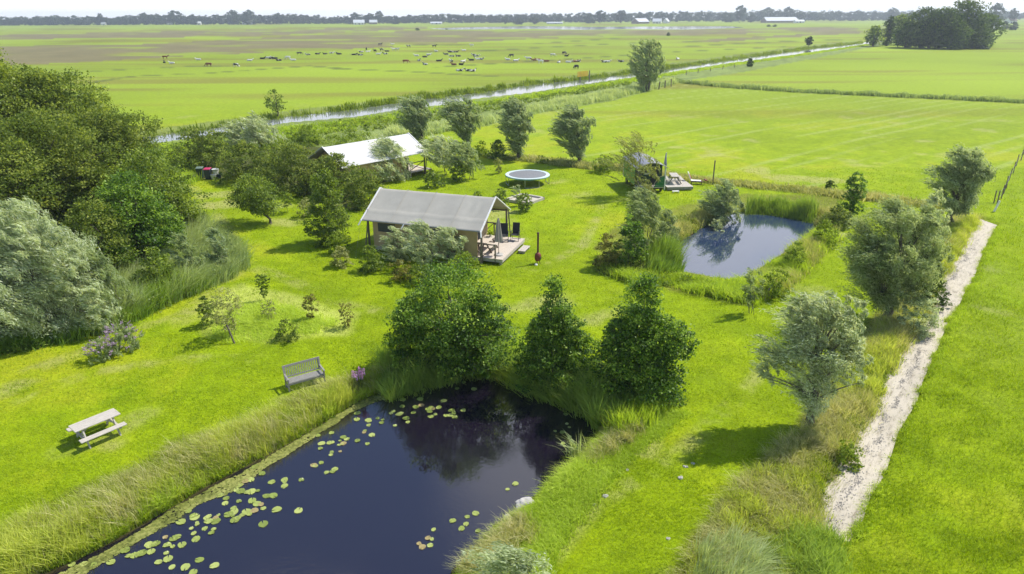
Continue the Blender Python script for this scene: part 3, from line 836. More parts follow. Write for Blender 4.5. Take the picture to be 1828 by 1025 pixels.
def blade_patch(name, label, cat, polys, n, h, w, mat, seed, lean=.35, windk=.35, tufts=None, tuft_r=.18, seg=3, hv=.35, zf=None, cap=.02, tintb=0.0):
    rg = np.random.default_rng(seed)
    if isinstance(polys, np.ndarray) or not isinstance(polys[0], (list, np.ndarray)): polys = [polys]
    ar = [poly_area(PL(p) if not isinstance(p, np.ndarray) else p) for p in polys]
    Q = []
    T = []
    for p, a_ in zip(polys, ar):
        m = max(int(n * a_ / sum(ar)), 1)
        if tufts:
            mt = max(int(tufts * a_ / sum(ar)), 1)
            c = scatter(p, mt, rg); i = rg.integers(0, len(c), m)
            Q.append(c[i] + rg.normal(size=(m, 2)) * tuft_r)
            tt = rg.uniform(0, 1, len(c)); T.append(tt[i])
        else:
            Q.append(scatter(p, m, rg)); T.append(rg.uniform(0, 1, m))
    Q = np.vstack(Q); T = np.concatenate(T)
    ok = np.ones(len(Q), bool)
    if name not in ('reeds',):
        for pp in (pond1, pond2): ok &= ~inside(Q[:, 0], Q[:, 1], pp)
    if name == 'bank_grass': ok &= segdist(Q[:, 0], Q[:, 1], pond1, True) > .06
    Q, T = Q[ok], T[ok]; n = len(Q)
    big = fnoise(Q[:, 0] * .45, Q[:, 1] * .45, seed, 2)
    hh = h * (1 - hv + 2 * hv * rg.uniform(0, 1, n)) * (.30 + 1.35 * big) * (.7 + .6 * T)
    ww = w * rg.uniform(.6, 1.3, n)
    Z = terrain(Q[:, 0], Q[:, 1]) - cap
    V, F, k = blades_mesh(Q, Z, hh, ww, rg, lean, windk, seg)
    ti = np.clip(.38 * T + .32 * big + .34 * rg.uniform(0, 1, n) + tintb, 0, 1)
    o = link(name, npmesh(name, V, F, np.repeat(ti, k)), M[mat])
    return tag(o, label, cat, kind='stuff')

# ------------------------------------------------------------------ grass, reeds and herbs (uncountable)
def lawn_fuzz():
    rg = np.random.default_rng(5)
    # blades standing in the lawn and pasture, thinner with distance
    n = 400000
    py = rg.uniform(300, 1040, n); px = rg.uniform(-40, 1870, n)
    d = np.stack([(px - PW / 2) / FPX, -(py - PH_ / 2) / FPX, -np.ones(n)], 1) @ CRn.T
    t = -CAM_H / d[:, 2]
    X, Y = d[:, 0] * t, d[:, 1] * t
    ok = np.ones(n, bool)
    for p in (pond1, pond2, ditch_poly): ok &= ~inside(X, Y, p)
    near = segdist(X, Y, pond1, True) < .2
    ok &= ~near
    ok &= rg.uniform(0, 1, n) < (.35 + .65 * sstep(fnoise(X * .8, Y * .8, 91, 2), .4, .65))
    X, Y = X[ok], Y[ok]; n = len(X)
    zc = Y * math.cos(PITCH) + CAM_H * math.sin(PITCH)
    sp_ = zc / FPX * PW / 1024
    past = inside(X, Y, PL([(1776, 402), (1690, 570), (1600, 765), (1508, 962), (1400, 1300), (3500, 1300), (2600, 300), (1828, 250)]))
    h = (.055 + .075 * rg.uniform(0, 1, n)) * (1 + .9 * past) * (.6 + .8 * fnoise(X * .5, Y * .5, 15, 2)) + sp_ * .5
    w = sp_ * .55 * rg.uniform(.6, 1.3, n)
    Q = np.stack([X, Y], 1)
    V, F, k = blades_mesh(Q, terrain(X, Y) - .01, h, w, rg, .8, .5, 2)
    big = fnoise(X * .12, Y * .12, 11, 3)
    ti = np.clip(.35 * big + .6 * rg.uniform(0, 1, n), 0, 1)
    tag(link('lawn_grass', npmesh('lawn_grass', V, F, np.repeat(ti, k)), M['lawn']), 'short bright green grass blades over the lawn and pasture', 'grass', kind='stuff')
lawn_fuzz()
def ditch_litter():
    rg = np.random.default_rng(66); n = 5200
    seg = np.r_[0, np.cumsum(np.linalg.norm(np.diff(ditch_c, axis=0), axis=1))]
    d = rg.uniform(0, seg[-1] * .85, n); X = np.interp(d, seg, ditch_c[:, 0]); Y = np.interp(d, seg, ditch_c[:, 1])
    tg = unit(np.stack([np.interp(d + .5, seg, ditch_c[:, 0]) - X, np.interp(d + .5, seg, ditch_c[:, 1]) - Y], 1))
    wob = .10 * np.sin(d * 1.7) + .06 * np.sin(d * 4.1)
    off = np.where(rg.uniform(0, 1, n) < .6, wob + rg.normal(size=n) * .07, rg.normal(size=n) * .42)
    X = X + tg[:, 1] * off; Y = Y - tg[:, 0] * off
    ok = inside(X, Y, ditch_poly) & (rg.uniform(0, 1, n) < sstep(fnoise(X * 2, Y * 2, 4, 2), .35, .6) + .15); X, Y, tg = X[ok], Y[ok], tg[ok]; n = len(X)
    C_ = np.stack([X, Y, np.full(n, -.13 + .006)], 1)
    D = np.stack([tg[:, 0] + rg.normal(size=n) * .5, tg[:, 1] + rg.normal(size=n) * .5, rg.normal(size=n) * .06], 1)
    V, F = leaf_quads(C_, D, np.array([0, 0, 1.0]) + rg.normal(size=(n, 3)) * .1, rg.uniform(.05, .16, n), rg.uniform(.015, .04, n))
    mm = leafmat('dark_litter', (.10, .09, .08), (.18, .165, .15), (.28, .26, .23), trans=0)
    tag(link('litter', npmesh('litter', V, F, rg.uniform(0, 1, n)), mm), 'dark stalks and cracks lying on the dry ditch bed', 'litter', kind='stuff')
ditch_litter()

bank1 = [(-40, 985), (60, 938), (120, 908), (230, 862), (330, 806), (440, 770), (540, 718), (600, 694), (660, 672), (690, 660), (712, 690), (640, 722), (560, 772), (480, 819), (400, 866), (330, 909), (190, 992), (110, 1032), (-60, 1090)]
blade_patch('bank_grass', 'tall yellow green grass fringing the near pond on its left bank', 'grass', bank1, 60000, .47, .026, 'bankgrass', 21, .55, .30, tufts=650, tuft_r=.13)
blade_patch('bank_grass', 'straw coloured seeding grass along the left bank of the near pond', 'grass', bank1, 22000, .50, .022, 'straw', 22, .45, .4, tufts=260, tuft_r=.22)
blade_patch('bank_grass', 'fresh green sedge tufts at the water edge of the left bank', 'grass', [(690, 676), (712, 690), (640, 722), (560, 772), (480, 819), (400, 866), (330, 909), (190, 992), (110, 1032), (60, 1010), (180, 950), (320, 875), (470, 795), (560, 748), (640, 700)], 16000, .42, .03, 'greengrass', 46, .8, .1, tufts=170, tuft_r=.10)
blade_patch('reeds', 'broad green sword leaved reeds under the alders at the pond head', 'reeds',
            [[(690, 655), (760, 655), (830, 640), (900, 645), (905, 660), (880, 664), (830, 660), (760, 690), (700, 698), (680, 690)],
             [(905, 660), (1000, 675), (1090, 705), (1190, 725), (1130, 745), (1078, 765), (1055, 738), (1000, 708), (930, 692)]], 15000, 1.35, .05, 'reed', 23, .38, .2, tufts=300, tuft_r=.12, hv=.25, tintb=.32)
blade_patch('reeds', 'pale yellow green reeds between the two left alders', 'reeds', [[(885, 625), (930, 615), (960, 650), (930, 690), (895, 668)], [(1150, 725), (1190, 730), (1150, 765), (1110, 778), (1090, 760)]], 5000, .75, .03, 'greengrass', 24, .4, .25, tufts=110)
blade_patch('reeds', 'tall sword leaved reeds standing in the shallows before the alders', 'reeds', [[(700, 703), (760, 694), (830, 668), (885, 672), (880, 655), (830, 648), (760, 672), (695, 690)], [(925, 694), (1000, 714), (1055, 744), (1072, 768), (1085, 750), (1060, 725), (1000, 697), (930, 680)]], 3600, 1.25, .05, 'reed', 47, .4, .1, tufts=110, tuft_r=.10, hv=.2, tintb=.3)
bank_r = [(1190, 725), (1225, 740), (1150, 800), (1085, 860), (1020, 945), (975, 1040), (800, 1040), (850, 987), (882, 946), (920, 916), (962, 889), (985, 856), (1025, 836), (1054, 804), (1076, 770)]
blade_patch('bank_grass', 'soft pale green grass on the right bank of the near pond', 'grass', bank_r, 60000, .24, .024, 'greengrass', 25, 1.0, .6, tufts=1100, tuft_r=.15, tintb=.05)
blade_patch('bank_grass', 'orange and straw grass tuft on the right pond bank', 'grass', [[(850, 985), (885, 945), (960, 920), (975, 945), (930, 985), (880, 1020), (800, 1035)], [(1020, 830), (1060, 800), (1080, 770), (1130, 750), (1150, 770), (1090, 810), (1040, 845)]], 7000, .38, .022, 'straw', 26, .7, .4, tufts=90, tuft_r=.14)
band = [(1320, 880), (1400, 795), (1450, 770), (1490, 690), (1545, 620), (1600, 550), (1650, 460), (1700, 400), (1745, 390), (1745, 402), (1730, 412), (1705, 465), (1678, 500), (1660, 545), (1636, 590), (1602, 632), (1588, 668), (1552, 738), (1514, 805), (1486, 860), (1465, 925), (1468, 965), (1470, 1060), (1200, 1060), (1250, 980)]
blade_patch('rough_grass', 'tall seeding grass between the willows and the dry ditch', 'grass', band, 90000, .40, .022, 'straw', 27, .75, .55, tufts=1300, tuft_r=.2, tintb=-.02)
blade_patch('rough_grass', 'yellow green meadow grass along the dry ditch', 'grass', band, 55000, .42, .026, 'bankgrass', 28, .5, .35, tufts=420, tuft_r=.2)
blade_patch('rough_grass', 'fringe of green grass on the pasture edge of the dry ditch', 'grass', [(1508, 962), (1528, 935), (1545, 885), (1572, 845), (1596, 770), (1630, 715), (1640, 680), (1668, 620), (1686, 575), (1700, 558), (1720, 515), (1732, 500), (1750, 450), (1776, 402), (1790, 400), (1765, 455), (1735, 520), (1700, 585), (1650, 690), (1610, 775), (1560, 890), (1530, 962)], 14000, .18, .024, 'greengrass', 29, .6, .5, tufts=260)
blade_patch('reeds', 'fresh green reed clump at the near end of the dry ditch', 'reeds', [(1370, 985), (1440, 950), (1505, 970), (1500, 1050), (1400, 1070)], 6500, .62, .032, 'reed', 30, .45, .2, tufts=120, tintb=.3)
blade_patch('reeds', 'pale windblown grass tussock at the bottom right of centre', 'reeds', [(1240, 1000), (1300, 975), (1360, 1000), (1350, 1060), (1240, 1060)], 4200, .62, .028, 'greyreed', 31, .6, -.6, tufts=34, tuft_r=.12)
# second pond
front2 = [(1075, 478), (1120, 488), (1180, 494), (1206, 497), (1250, 504), (1300, 512), (1338, 508), (1385, 474), (1435, 442), (1462, 412), (1490, 425), (1460, 455), (1400, 512), (1350, 543), (1260, 527), (1200, 513), (1110, 500)]
blade_patch('bank_herbs', 'grass along the front of the smaller pond', 'weeds', front2, 30000, .50, .04, 'greengrass', 32, .6, .3, tufts=420, tuft_r=.25)
blade_patch('bank_herbs', 'yellowing tall grass beside the smaller pond', 'weeds', [[(1340, 508), (1385, 474), (1435, 442), (1462, 412), (1490, 415), (1440, 484), (1380, 530), (1345, 535)], [(1195, 440), (1240, 415), (1285, 390), (1262, 378), (1215, 395), (1180, 420)], [(1462, 398), (1455, 380), (1500, 380), (1500, 395)]], 20000, .60, .035, 'straw', 33, .5, .3, tufts=300, tuft_r=.25)
blade_patch('reeds', 'upright green reeds on the far side of the smaller pond', 'reeds', [(1335, 382), (1350, 379), (1400, 383), (1448, 391), (1450, 382), (1400, 373), (1335, 370)], 9000, 1.15, .06, 'reed', 34, .2, .1, tufts=180, tuft_r=.25, hv=.2, tintb=.2)
blade_patch('reeds', 'leaning dark green reeds at the left end of the smaller pond', 'reeds', [(1155, 465), (1180, 455), (1205, 468), (1208, 495), (1170, 495)], 4500, 1.1, .06, 'reed', 35, .3, -.3, tufts=90, tuft_r=.22, tintb=.1)
# reed bed at the left
reedbed = [(130, 605), (250, 563), (330, 528), (395, 506), (432, 480), (432, 452), (400, 430), (350, 425), (300, 460), (240, 490), (120, 570)]
blade_patch('reeds', 'bed of grey green reeds at the foot of the left wood', 'reeds', reedbed, 36000, 1.35, .045, 'greyreed', 36, .35, -.4, tufts=800, tuft_r=.25, hv=.25)
blade_patch('reeds', 'darker green reeds mixed into the reed bed by the left wood', 'reeds', [(100, 620), (250, 570), (330, 530), (380, 508), (340, 470), (250, 500), (120, 575)], 22000, 1.0, .045, 'reed', 37, .45, -.3, tufts=500, tuft_r=.25, tintb=.1)
blade_patch('nettles', 'dark nettles and herbs at the edge of the left wood', 'weeds', [(-60, 645), (60, 622), (180, 586), (260, 550), (200, 530), (-60, 580)], 22000, .6, .06, 'reed', 38, .8, .1, tufts=600, tuft_r=.2, tintb=-.1)
# island of young planting
blade_patch('rough_grass', 'pale uncut grass around the young shrubs on the lawn', 'grass', [(385, 598), (420, 550), (480, 540), (560, 563), (600, 578), (560, 592), (480, 606), (420, 612)], 15000, .30, .028, 'greengrass', 39, .9, .5, tufts=200, tuft_r=.25, tintb=.25)
# canal banks and ditches
blade_patch('canal_reeds', 'yellow green reeds on the far bank of the canal', 'reeds', [(120, 262), (250, 243), (400, 222), (510, 205), (634, 191), (736, 175.5), (871, 159.5), (939, 148.8), (1041, 139.6), (1122, 129.5), (1220, 116.2), (1345, 99), (1447, 85.3), (1541, 75.3), (1541, 76.2), (1447, 86.5), (1345, 100.2), (1220, 117.8), (1122, 131.3), (1041, 141.8), (939, 151.3), (871, 162.8), (736, 178.6), (634, 194.6), (510, 207.6), (400, 225.6), (250, 245.6), (120, 265.6)], 42000, .85, .20, 'bankgrass', 40, .35, .15, tufts=1300, tuft_r=.6, tintb=-.38)
blade_patch('canal_reeds', 'low green reeds on the near bank of the canal', 'reeds', [(250, 267), (400, 244), (510, 225), (634, 214), (712, 201), (803, 191), (844, 182), (939, 171), (1024, 157), (1126, 142), (1220, 128), (1311, 114), (1413, 100), (1548, 79.5), (1550, 81), (1413, 102), (1311, 117), (1220, 131), (1126, 147), (1024, 163), (939, 177), (844, 190), (712, 212), (634, 228), (510, 245), (400, 262), (250, 290)], 32000, .38, .16, 'greengrass', 41, .5, .3, tufts=900, tuft_r=.8, tintb=-.05)
blade_patch('canal_reeds', 'grey feathery reed band between the canal and the hay meadow', 'reeds', [(700, 238), (820, 224), (930, 200), (1000, 184), (1120, 162), (1200, 146), (1205, 149), (1130, 168), (1080, 180), (963, 201), (864, 224), (770, 240), (660, 264)], 26000, .85, .14, 'greyreed', 42, .4, .4, tufts=900, tuft_r=.5, tintb=.05)
blade_patch('ditch_weeds', 'dark weeds along the ditch across the right meadow', 'weeds', line_poly(cross_ditch, 1.2), 11000, .62, .22, 'greyreed', 43, .5, .2, tufts=400, tuft_r=.5, tintb=-.2)
blade_patch('ditch_weeds', 'rough grass along the boundary ditch behind the garden', 'weeds', line_poly(back_ditch[2:], .9), 18000, .38, .09, 'straw', 44, .6, .3, tufts=500, tuft_r=.35, tintb=-.05)
blade_patch('rough_grass', 'rough green growth between the bins and the canal', 'grass', [(250, 295), (340, 275), (350, 300), (345, 330), (300, 330)], 9000, .7, .08, 'greengrass', 45, .5, .2, tufts=200, tuft_r=.4)

def herb_patch(name, label, polys, m, r, mat, seed, L=.10, nl=46, hf=1.0):
    """low leafy weeds: many small mounds of leaves"""
    rg = np.random.default_rng(seed)
    if not isinstance(polys[0], (list, np.ndarray)): polys = [polys]
    ar = [poly_area(PL(p)) for p in polys]
    Q = np.vstack([scatter(p, max(int(m * a_ / sum(ar)), 1), rg) for p, a_ in zip(polys, ar)]); k = len(Q)
    Z = terrain(Q[:, 0], Q[:, 1]); ok = ~(inside(Q[:, 0], Q[:, 1], pond1) | inside(Q[:, 0], Q[:, 1], pond2)); Q, Z = Q[ok], Z[ok]; k = len(Q)
    rr = r * rg.uniform(.45, 1.5, k); ti = rg.uniform(0, 1, k)
    i = np.repeat(np.arange(k), nl); n = len(i)
    u = unit(rg.normal(size=(n, 3))); u[:, 2] = np.abs(u[:, 2]) * hf
    C_ = np.stack([Q[i, 0], Q[i, 1], Z[i]], 1) + u * (rr[i] * rg.uniform(.3, 1, n) ** .6)[:, None]
    V, F = leaf_quads(C_, u * .6 + rg.normal(size=(n, 3)) * .6, np.array([0, 0, .8]) + u * .5 + rg.normal(size=(n, 3)) * .4, L * rg.uniform(.6, 1.4, n), L * .6 * rg.uniform(.6, 1.4, n))
    o = link(name, npmesh(name, V, F, np.clip(.5 * ti[i] + .5 * rg.uniform(0, 1, n), 0, 1)), M[mat])
    return tag(o, label, 'weeds', kind='stuff')
herb_patch('leafy_weeds', 'leafy green weeds on the banks of the smaller pond', [front2, [(1195, 445), (1240, 418), (1285, 392), (1250, 375), (1200, 395), (1170, 420)], [(1380, 385), (1450, 394), (1500, 400), (1500, 375), (1450, 372)]], 620, .36, 'lime', 401, .13)
herb_patch('leafy_weeds', 'olive weeds around the foot of the pond thicket', [(1065, 485), (1110, 500), (1180, 505), (1210, 498), (1180, 470), (1100, 465)], 160, .36, 'olive', 402, .12)
herb_patch('leafy_weeds', 'leafy weeds along the dry ditch bank', [(1490, 860), (1530, 800), (1600, 660), (1660, 560), (1690, 500), (1650, 500), (1590, 600), (1540, 680), (1490, 780), (1450, 900)], 260, .22, 'lime', 403, .09)
herb_patch('leafy_weeds', 'nettles and elder shoots below the left silver willow', [(-60, 645), (60, 624), (180, 588), (300, 545), (360, 515), (250, 520), (-60, 590)], 700, .34, 'broad', 404, .11)
herb_patch('leafy_weeds', 'dark weedy growth under the alders', [(690, 672), (760, 668), (900, 650), (1000, 690), (1190, 722), (1220, 728), (1200, 690), (1000, 650), (800, 630), (690, 640)], 420, .32, 'alder', 405, .11)
herb_patch('leafy_weeds', 'bushy growth along both canal banks', [[(120, 262), (400, 222), (634, 191), (871, 159.5), (1041, 139), (1220, 116), (1447, 85), (1447, 86.3), (1220, 117.6), (1041, 141.5), (871, 162.5), (634, 194.4), (400, 225.4), (120, 265.4)], [(510, 232), (712, 207), (844, 188), (1024, 162), (1126, 146), (1126, 152), (1024, 170), (844, 205), (712, 228), (510, 250)]], 1500, .42, 'lime', 406, .30, 24, 1.0)
herb_patch('leafy_weeds', 'leafy weeds at the feet of the four pollards', [(640, 275), (780, 262), (880, 283), (960, 290), (1040, 300), (1120, 306), (1120, 298), (1040, 290), (960, 281), (880, 274), (780, 250), (640, 262)], 260, .38, 'broad', 407, .2, 30)
herb_patch('leafy_weeds', 'rough shoots between the canal and the hawthorn hedge', [(250, 300), (300, 262), (420, 248), (560, 245), (660, 240), (660, 262), (560, 262), (420, 280), (340, 300), (300, 330)], 420, .6, 'lime', 408, .22, 36)
herb_patch('leafy_weeds', 'grey green scrubby growth through the reed bed', [(200, 590), (330, 530), (420, 490), (432, 450), (370, 425), (300, 470), (200, 560)], 300, .42, 'willow', 410, .16, 40, 2.2)
herb_patch('leafy_weeds', 'green weeds creeping over both edges of the dry ditch', [[(1508, 962), (1545, 885), (1596, 770), (1640, 680), (1686, 575), (1720, 515), (1776, 402), (1782, 402), (1728, 515), (1694, 578), (1648, 684), (1603, 774), (1552, 890), (1514, 964)], [(1470, 955), (1480, 868), (1522, 805), (1594, 668), (1662, 572), (1704, 472), (1752, 392), (1748, 392), (1698, 472), (1656, 570), (1586, 666), (1514, 803), (1472, 868), (1462, 955)]], 420, .13, 'lime', 411, .07, 26)
herb_patch('leafy_weeds', 'weeds at the water edge of the left bank', [(700, 690), (640, 720), (560, 768), (480, 816), (400, 862), (330, 905), (190, 988), (110, 1030), (90, 1018), (185, 970), (330, 888), (480, 798), (560, 752), (640, 706), (690, 682)], 300, .13, 'lime', 409, .07, 30)

# ------------------------------------------------------------------ trees and shrubs
G_ALD = 'alders at the head of the near pond'
o = plant('alder_tree', 'largest dark green alder, left of the three at the pond head', 'tree', 812, 655, 462, 96, 640, 812, 'broad', 'alder', 'round', 1, .16, G_ALD, 1.0, .105, nl=24, clump=.15, lobes=[(755, 505, 650, 48), (868, 500, 640, 46), (800, 560, 665, 60)])
plant('alder_shrub', 'low alder shrub leaning against the left side of the largest alder', 'shrub', 728, 665, 535, 44, 662, 735, 'broad', 'alder', 'dome', 2, .07, None, 1.0, .105, stems=4)
plant('alder_tree', 'narrow pointed alder, middle of the three at the pond head', 'tree', 990, 692, 478, 52, 680, 985, 'broad', 'alder', 'cone', 3, .11, G_ALD, .95, .10, nl=26, clump=.19, lobes=[(1030, 575, 685, 34), (948, 600, 690, 30), (1006, 525, 610, 25), (962, 545, 640, 24), (985, 560, 640, 44)])
plant('alder_tree', 'ragged conical alder, right of the three with an arm to the right', 'tree', 1140, 716, 490, 66, 700, 1134, 'broad', 'alder', 'cone', 4, .13, G_ALD, 1.0, .105, nl=28, clump=.19, lobes=[(1205, 585, 650, 27), (1100, 590, 712, 44), (1092, 555, 640, 24), (1172, 560, 650, 30), (1178, 645, 722, 38), (1150, 560, 650, 52)])

G_W = 'silvery pollard willows along the dry ditch'
plant('willow_tree', 'silvery windblown willow nearest the camera beside the dry ditch', 'tree', 1450, 762, 515, 72, 728, 1436, 'willow', 'silver', 'fan', 5, .15, G_W, .85, .17, nl=34, bark='greybark', shell=.6, K=120, strand=.5, lobes=[(1394, 495, 610, 31), (1470, 503, 640, 32), (1362, 598, 665, 24), (1498, 590, 690, 25), (1430, 540, 640, 36)])
plant('willow_tree', 'broad grey green willow with forked trunk, right of the smaller pond', 'tree', 1577, 572, 352, 78, 545, 1572, 'willow', 'willow', 'round', 6, .17, G_W, 1.15, .17, nl=26, bark='greybark', lobes=[(1535, 390, 500, 38), (1615, 380, 520, 40)])
plant('willow_tree', 'round dark willow farthest along the dry ditch', 'tree', 1702, 402, 256, 52, 378, 1701, 'willow', 'greywillow', 'round', 7, .20, G_W, 1.5, .2, nl=20)
plant('willow_shrub', 'pale young willow between the forked willow and the farthest willow', 'shrub', 1655, 470, 326, 30, 465, 1650, 'willow', 'silver', 'column', 8, .08, None, .8, .2, stems=3)
plant('willow_shrub', 'loose green willow growth behind the forked willow', 'shrub', 1640, 500, 360, 50, 498, 1635, 'willow', 'willow', 'dome', 9, .08, None, .8, .2, stems=4)
plant('shrub', 'grey leaved bush leaning over the dry ditch', 'shrub', 1635, 592, 508, 32, 590, 1637, 'broad', 'silver', 'dome', 10, .05, None, 1.0, .09, stems=4)
plant('shrub', 'dark green bush at the narrows of the dry ditch', 'shrub', 1665, 542, 478, 26, 541, 1662, 'broad', 'dark', 'dome', 11, .05, None, 1.0, .10, stems=4)
plant('shrub', 'small leafy green plant on the left edge of the dry ditch', 'shrub', 1512, 822, 775, 26, 820, 1512, 'broad', 'lime', 'dome', 12, .03, None, .7, .10, stems=4)
plant('columnar_tree', 'slim dark green tree behind the smaller pond', 'tree', 1515, 392, 304, 21, 388, 1515, 'broad', 'alder', 'column', 13, .10, None, 1.1, .14)
plant('shrub', 'small dark bush on the bank beyond the smaller pond', 'shrub', 1481, 338, 322, 9, 337, 1481, 'broad', 'dark', 'dome', 14, .04, None, 1, .14, stems=3)
plant('shrub', 'dense olive bushes between the smaller pond and the slim tree', 'shrub', 1497, 405, 368, 30, 404, 1492, 'broad', 'olive', 'dome', 114, .04, None, .8, .12, stems=4)
plant('sapling', 'thin twiggy sapling on the front bank of the smaller pond', 'sapling', 1340, 560, 470, 26, 548, 1336, 'willow', 'willow', 'vase', 15, .06, None, .30, .14, stems=4, nl=16, K=26)
plant('shrub', 'leafy green shrub beside the twiggy sapling', 'shrub', 1385, 530, 478, 28, 530, 1382, 'broad', 'lime', 'dome', 115, .04, None, .6, .11, stems=3)
plant('shrub', 'green bush overhanging the right shore of the smaller pond', 'shrub', 1420, 478, 432, 26, 477, 1418, 'broad', 'lime', 'dome', 116, .04, None, .7, .11, stems=3)
plant('shrub', 'yellow green mound at the right end of the smaller pond', 'shrub', 1470, 440, 393, 26, 438, 1470, 'broad', 'lime', 'dome', 117, .04, None, .7, .11, stems=3)
plant('willow_shrub', 'grey green willow bush behind the smaller pond', 'shrub', 1292, 388, 303, 43, 387, 1290, 'willow', 'greywillow', 'dome', 16, .1, None, 1.1, .2, stems=4)
plant('willow_shrub', 'small grey willow at the left shore below the willow bush', 'shrub', 1283, 402, 362, 18, 401, 1282, 'willow', 'silver', 'dome', 118, .05, None, .8, .2, stems=3)
# thicket left of the smaller pond
plant('shrub', 'tall olive willow thicket left of the smaller pond', 'shrub', 1150, 455, 330, 46, 453, 1147, 'willow', 'willow', 'dome', 17, .1, None, 1.0, .2, stems=5)
plant('shrub', 'rounded olive bush at the left shore of the smaller pond', 'shrub', 1190, 445, 372, 30, 444, 1190, 'willow', 'willow', 'dome', 18, .07, None, 1.0, .18, stems=4)
plant('alder_shrub', 'bright green young alder in front of the pond thicket', 'shrub', 1126, 478, 378, 25, 476, 1124, 'broad', 'alder', 'column', 19, .08, None, 1.1, .15, stems=2)
plant('shrub', 'brownish bush at the left corner of the pond thicket', 'shrub', 1082, 478, 415, 24, 477, 1082, 'broad', 'rust', 'dome', 20, .05, None, .7, .11, stems=4)
plant('willow_tree', 'pale feathery willow leaning over the green wagon', 'tree', 1146, 352, 234, 45, 338, 1131, 'willow', 'pale', 'round', 21, .08, None, .28, .2, nl=14, bark='greybark')
plant('shrub', 'loose olive shrub in front of the green wagon end', 'shrub', 1157, 372, 318, 15, 371, 1155, 'willow', 'pale', 'dome', 122, .04, None, .35, .16, stems=3)
plant('shrub', 'yellow green shrub left of the green wagon', 'shrub', 1078, 306, 276, 24, 305, 1076, 'broad', 'lime', 'dome', 22, .05, None, .9, .13, stems=3)
# pollards behind the garden
G_P = 'row of four pollard willows behind the garden'
plant('pollard_willow', 'leftmost of the four pollards, beside the white tent', 'tree', 752, 252, 170, 30, 246, 744, 'willow', 'greywillow', 'egg', 23, .2, G_P, 1.7, .24, wind=.8, K=200, strand=.5)
plant('pollard_willow', 'second pollard from the left, behind the silver bushes', 'tree', 838, 256, 171, 33, 250, 829, 'willow', 'greywillow', 'egg', 24, .2, G_P, 1.7, .24, wind=.8, K=200, strand=.5)
plant('pollard_willow', 'third pollard from the left, above the trampoline', 'tree', 928, 284, 175, 33, 274, 922, 'willow', 'greywillow', 'egg', 25, .2, G_P, 1.7, .24, wind=.8, K=200, strand=.5)
plant('pollard_willow', 'rightmost of the four pollards with a dense tapering crown', 'tree', 1035, 292, 186, 32, 286, 1024, 'willow', 'greywillow', 'egg', 26, .2, G_P, 1.7, .24, wind=.8, K=200, strand=.5)
plant('poplar_tree', 'tall grey poplar standing by the canal', 'tree', 1153, 162, 67, 32, 152, 1154, 'willow', 'greywillow', 'round', 27, .25, None, 1.25, .3, wind=.6)
plant('tree', 'small open tree on the far bank of the canal at left', 'tree', 497, 207, 153, 19, 192, 493, 'broad', 'broad', 'round', 28, .15, None, .5, .3, nl=14)
plant('tree', 'tiny dark tree on the canal dyke at right', 'tree', 1338, 119, 104, 6, 118, 1338, 'broad', 'dark', 'dome', 29, .08, None, 1, .3)
plant('tree', 'small slim tree on the far canal bank at right', 'tree', 1443, 84, 65, 6.5, 80, 1443, 'broad', 'far', 'round', 30, .15, None, .8, .4)
# hedge of hawthorns behind the apple tree
plant('hawthorn', 'dark dense hawthorn behind the bins', 'shrub', 372, 302, 226, 40, 298, 372, 'broad', 'olive', 'round', 31, .1, None, 1.2, .14, stems=3, clump=.14)
plant('hawthorn', 'wide olive topped hawthorn right of the bins', 'shrub', 448, 322, 252, 54, 321, 448, 'broad', 'olive', 'dome', 32, .1, None, 1.2, .14, stems=4, clump=.14)
plant('hawthorn', 'middle hawthorn of the hedge behind the apple tree', 'shrub', 530, 342, 256, 62, 341, 528, 'broad', 'olive', 'dome', 33, .1, None, 1.2, .14, stems=4, clump=.14)
plant('hawthorn', 'rusty topped hawthorn against the white tent roof', 'shrub', 600, 352, 274, 50, 351, 604, 'broad', 'olive', 'dome', 34, .1, None, 1.2, .14, stems=4, clump=.14)
plant('shrub', 'olive bush behind the left end of the grey tent', 'shrub', 655, 368, 300, 42, 366, 652, 'broad', 'olive', 'dome', 35, .08, None, 1.1, .13, stems=4)
plant('willow_tree', 'silver willow by the canal behind the hawthorn hedge', 'tree', 470, 262, 205, 45, 258, 462, 'willow', 'silver', 'dome', 36, .1, None, .9, .25, stems=3)
plant('shrub', 'low silver willow beside the canal left of the hedge willow', 'shrub', 425, 262, 217, 22, 260, 422, 'willow', 'silver', 'dome', 136, .06, None, .7, .25, stems=3)
plant('shrub', 'green bush on the canal side above the hedge', 'shrub', 552, 258, 222, 26, 257, 548, 'broad', 'lime', 'dome', 137, .05, None, .8, .2, stems=3)
plant('shrub', 'rounded green bush left of the bins', 'shrub', 325, 312, 262, 28, 311, 325, 'broad', 'broad', 'dome', 138, .05, None, 1, .14, stems=3)
plant('apple_tree', 'small round apple tree with a leaning trunk on the lawn', 'tree', 483, 399, 311, 41, 383, 456, 'broad', 'broad', 'round', 37, .13, None, 1.35, .13, nl=14, clump=.2)
plant('sapling', 'young pale fruit tree right of the apple tree', 'sapling', 514, 380, 342, 17, 368, 512, 'broad', 'broad', 'round', 38, .05, None, .5, .12)
plant('shrub', 'low pale shrub between the fruit sapling and the hop column', 'shrub', 552, 386, 352, 20, 385, 548, 'broad', 'pale', 'dome', 139, .04, None, .6, .12, stems=3)
plant('columnar_tree', 'tall leafy green column left of the grey tent', 'tree', 592, 434, 300, 36, 433, 590, 'broad', 'broad', 'dome', 39, .1, None, 1.3, .13, stems=3, clump=.2)
plant('willow_shrub', 'big silver willow bush before the white tent', 'shrub', 705, 322, 246, 44, 320, 700, 'willow', 'silver', 'dome', 40, .1, None, 1.0, .2, stems=4)
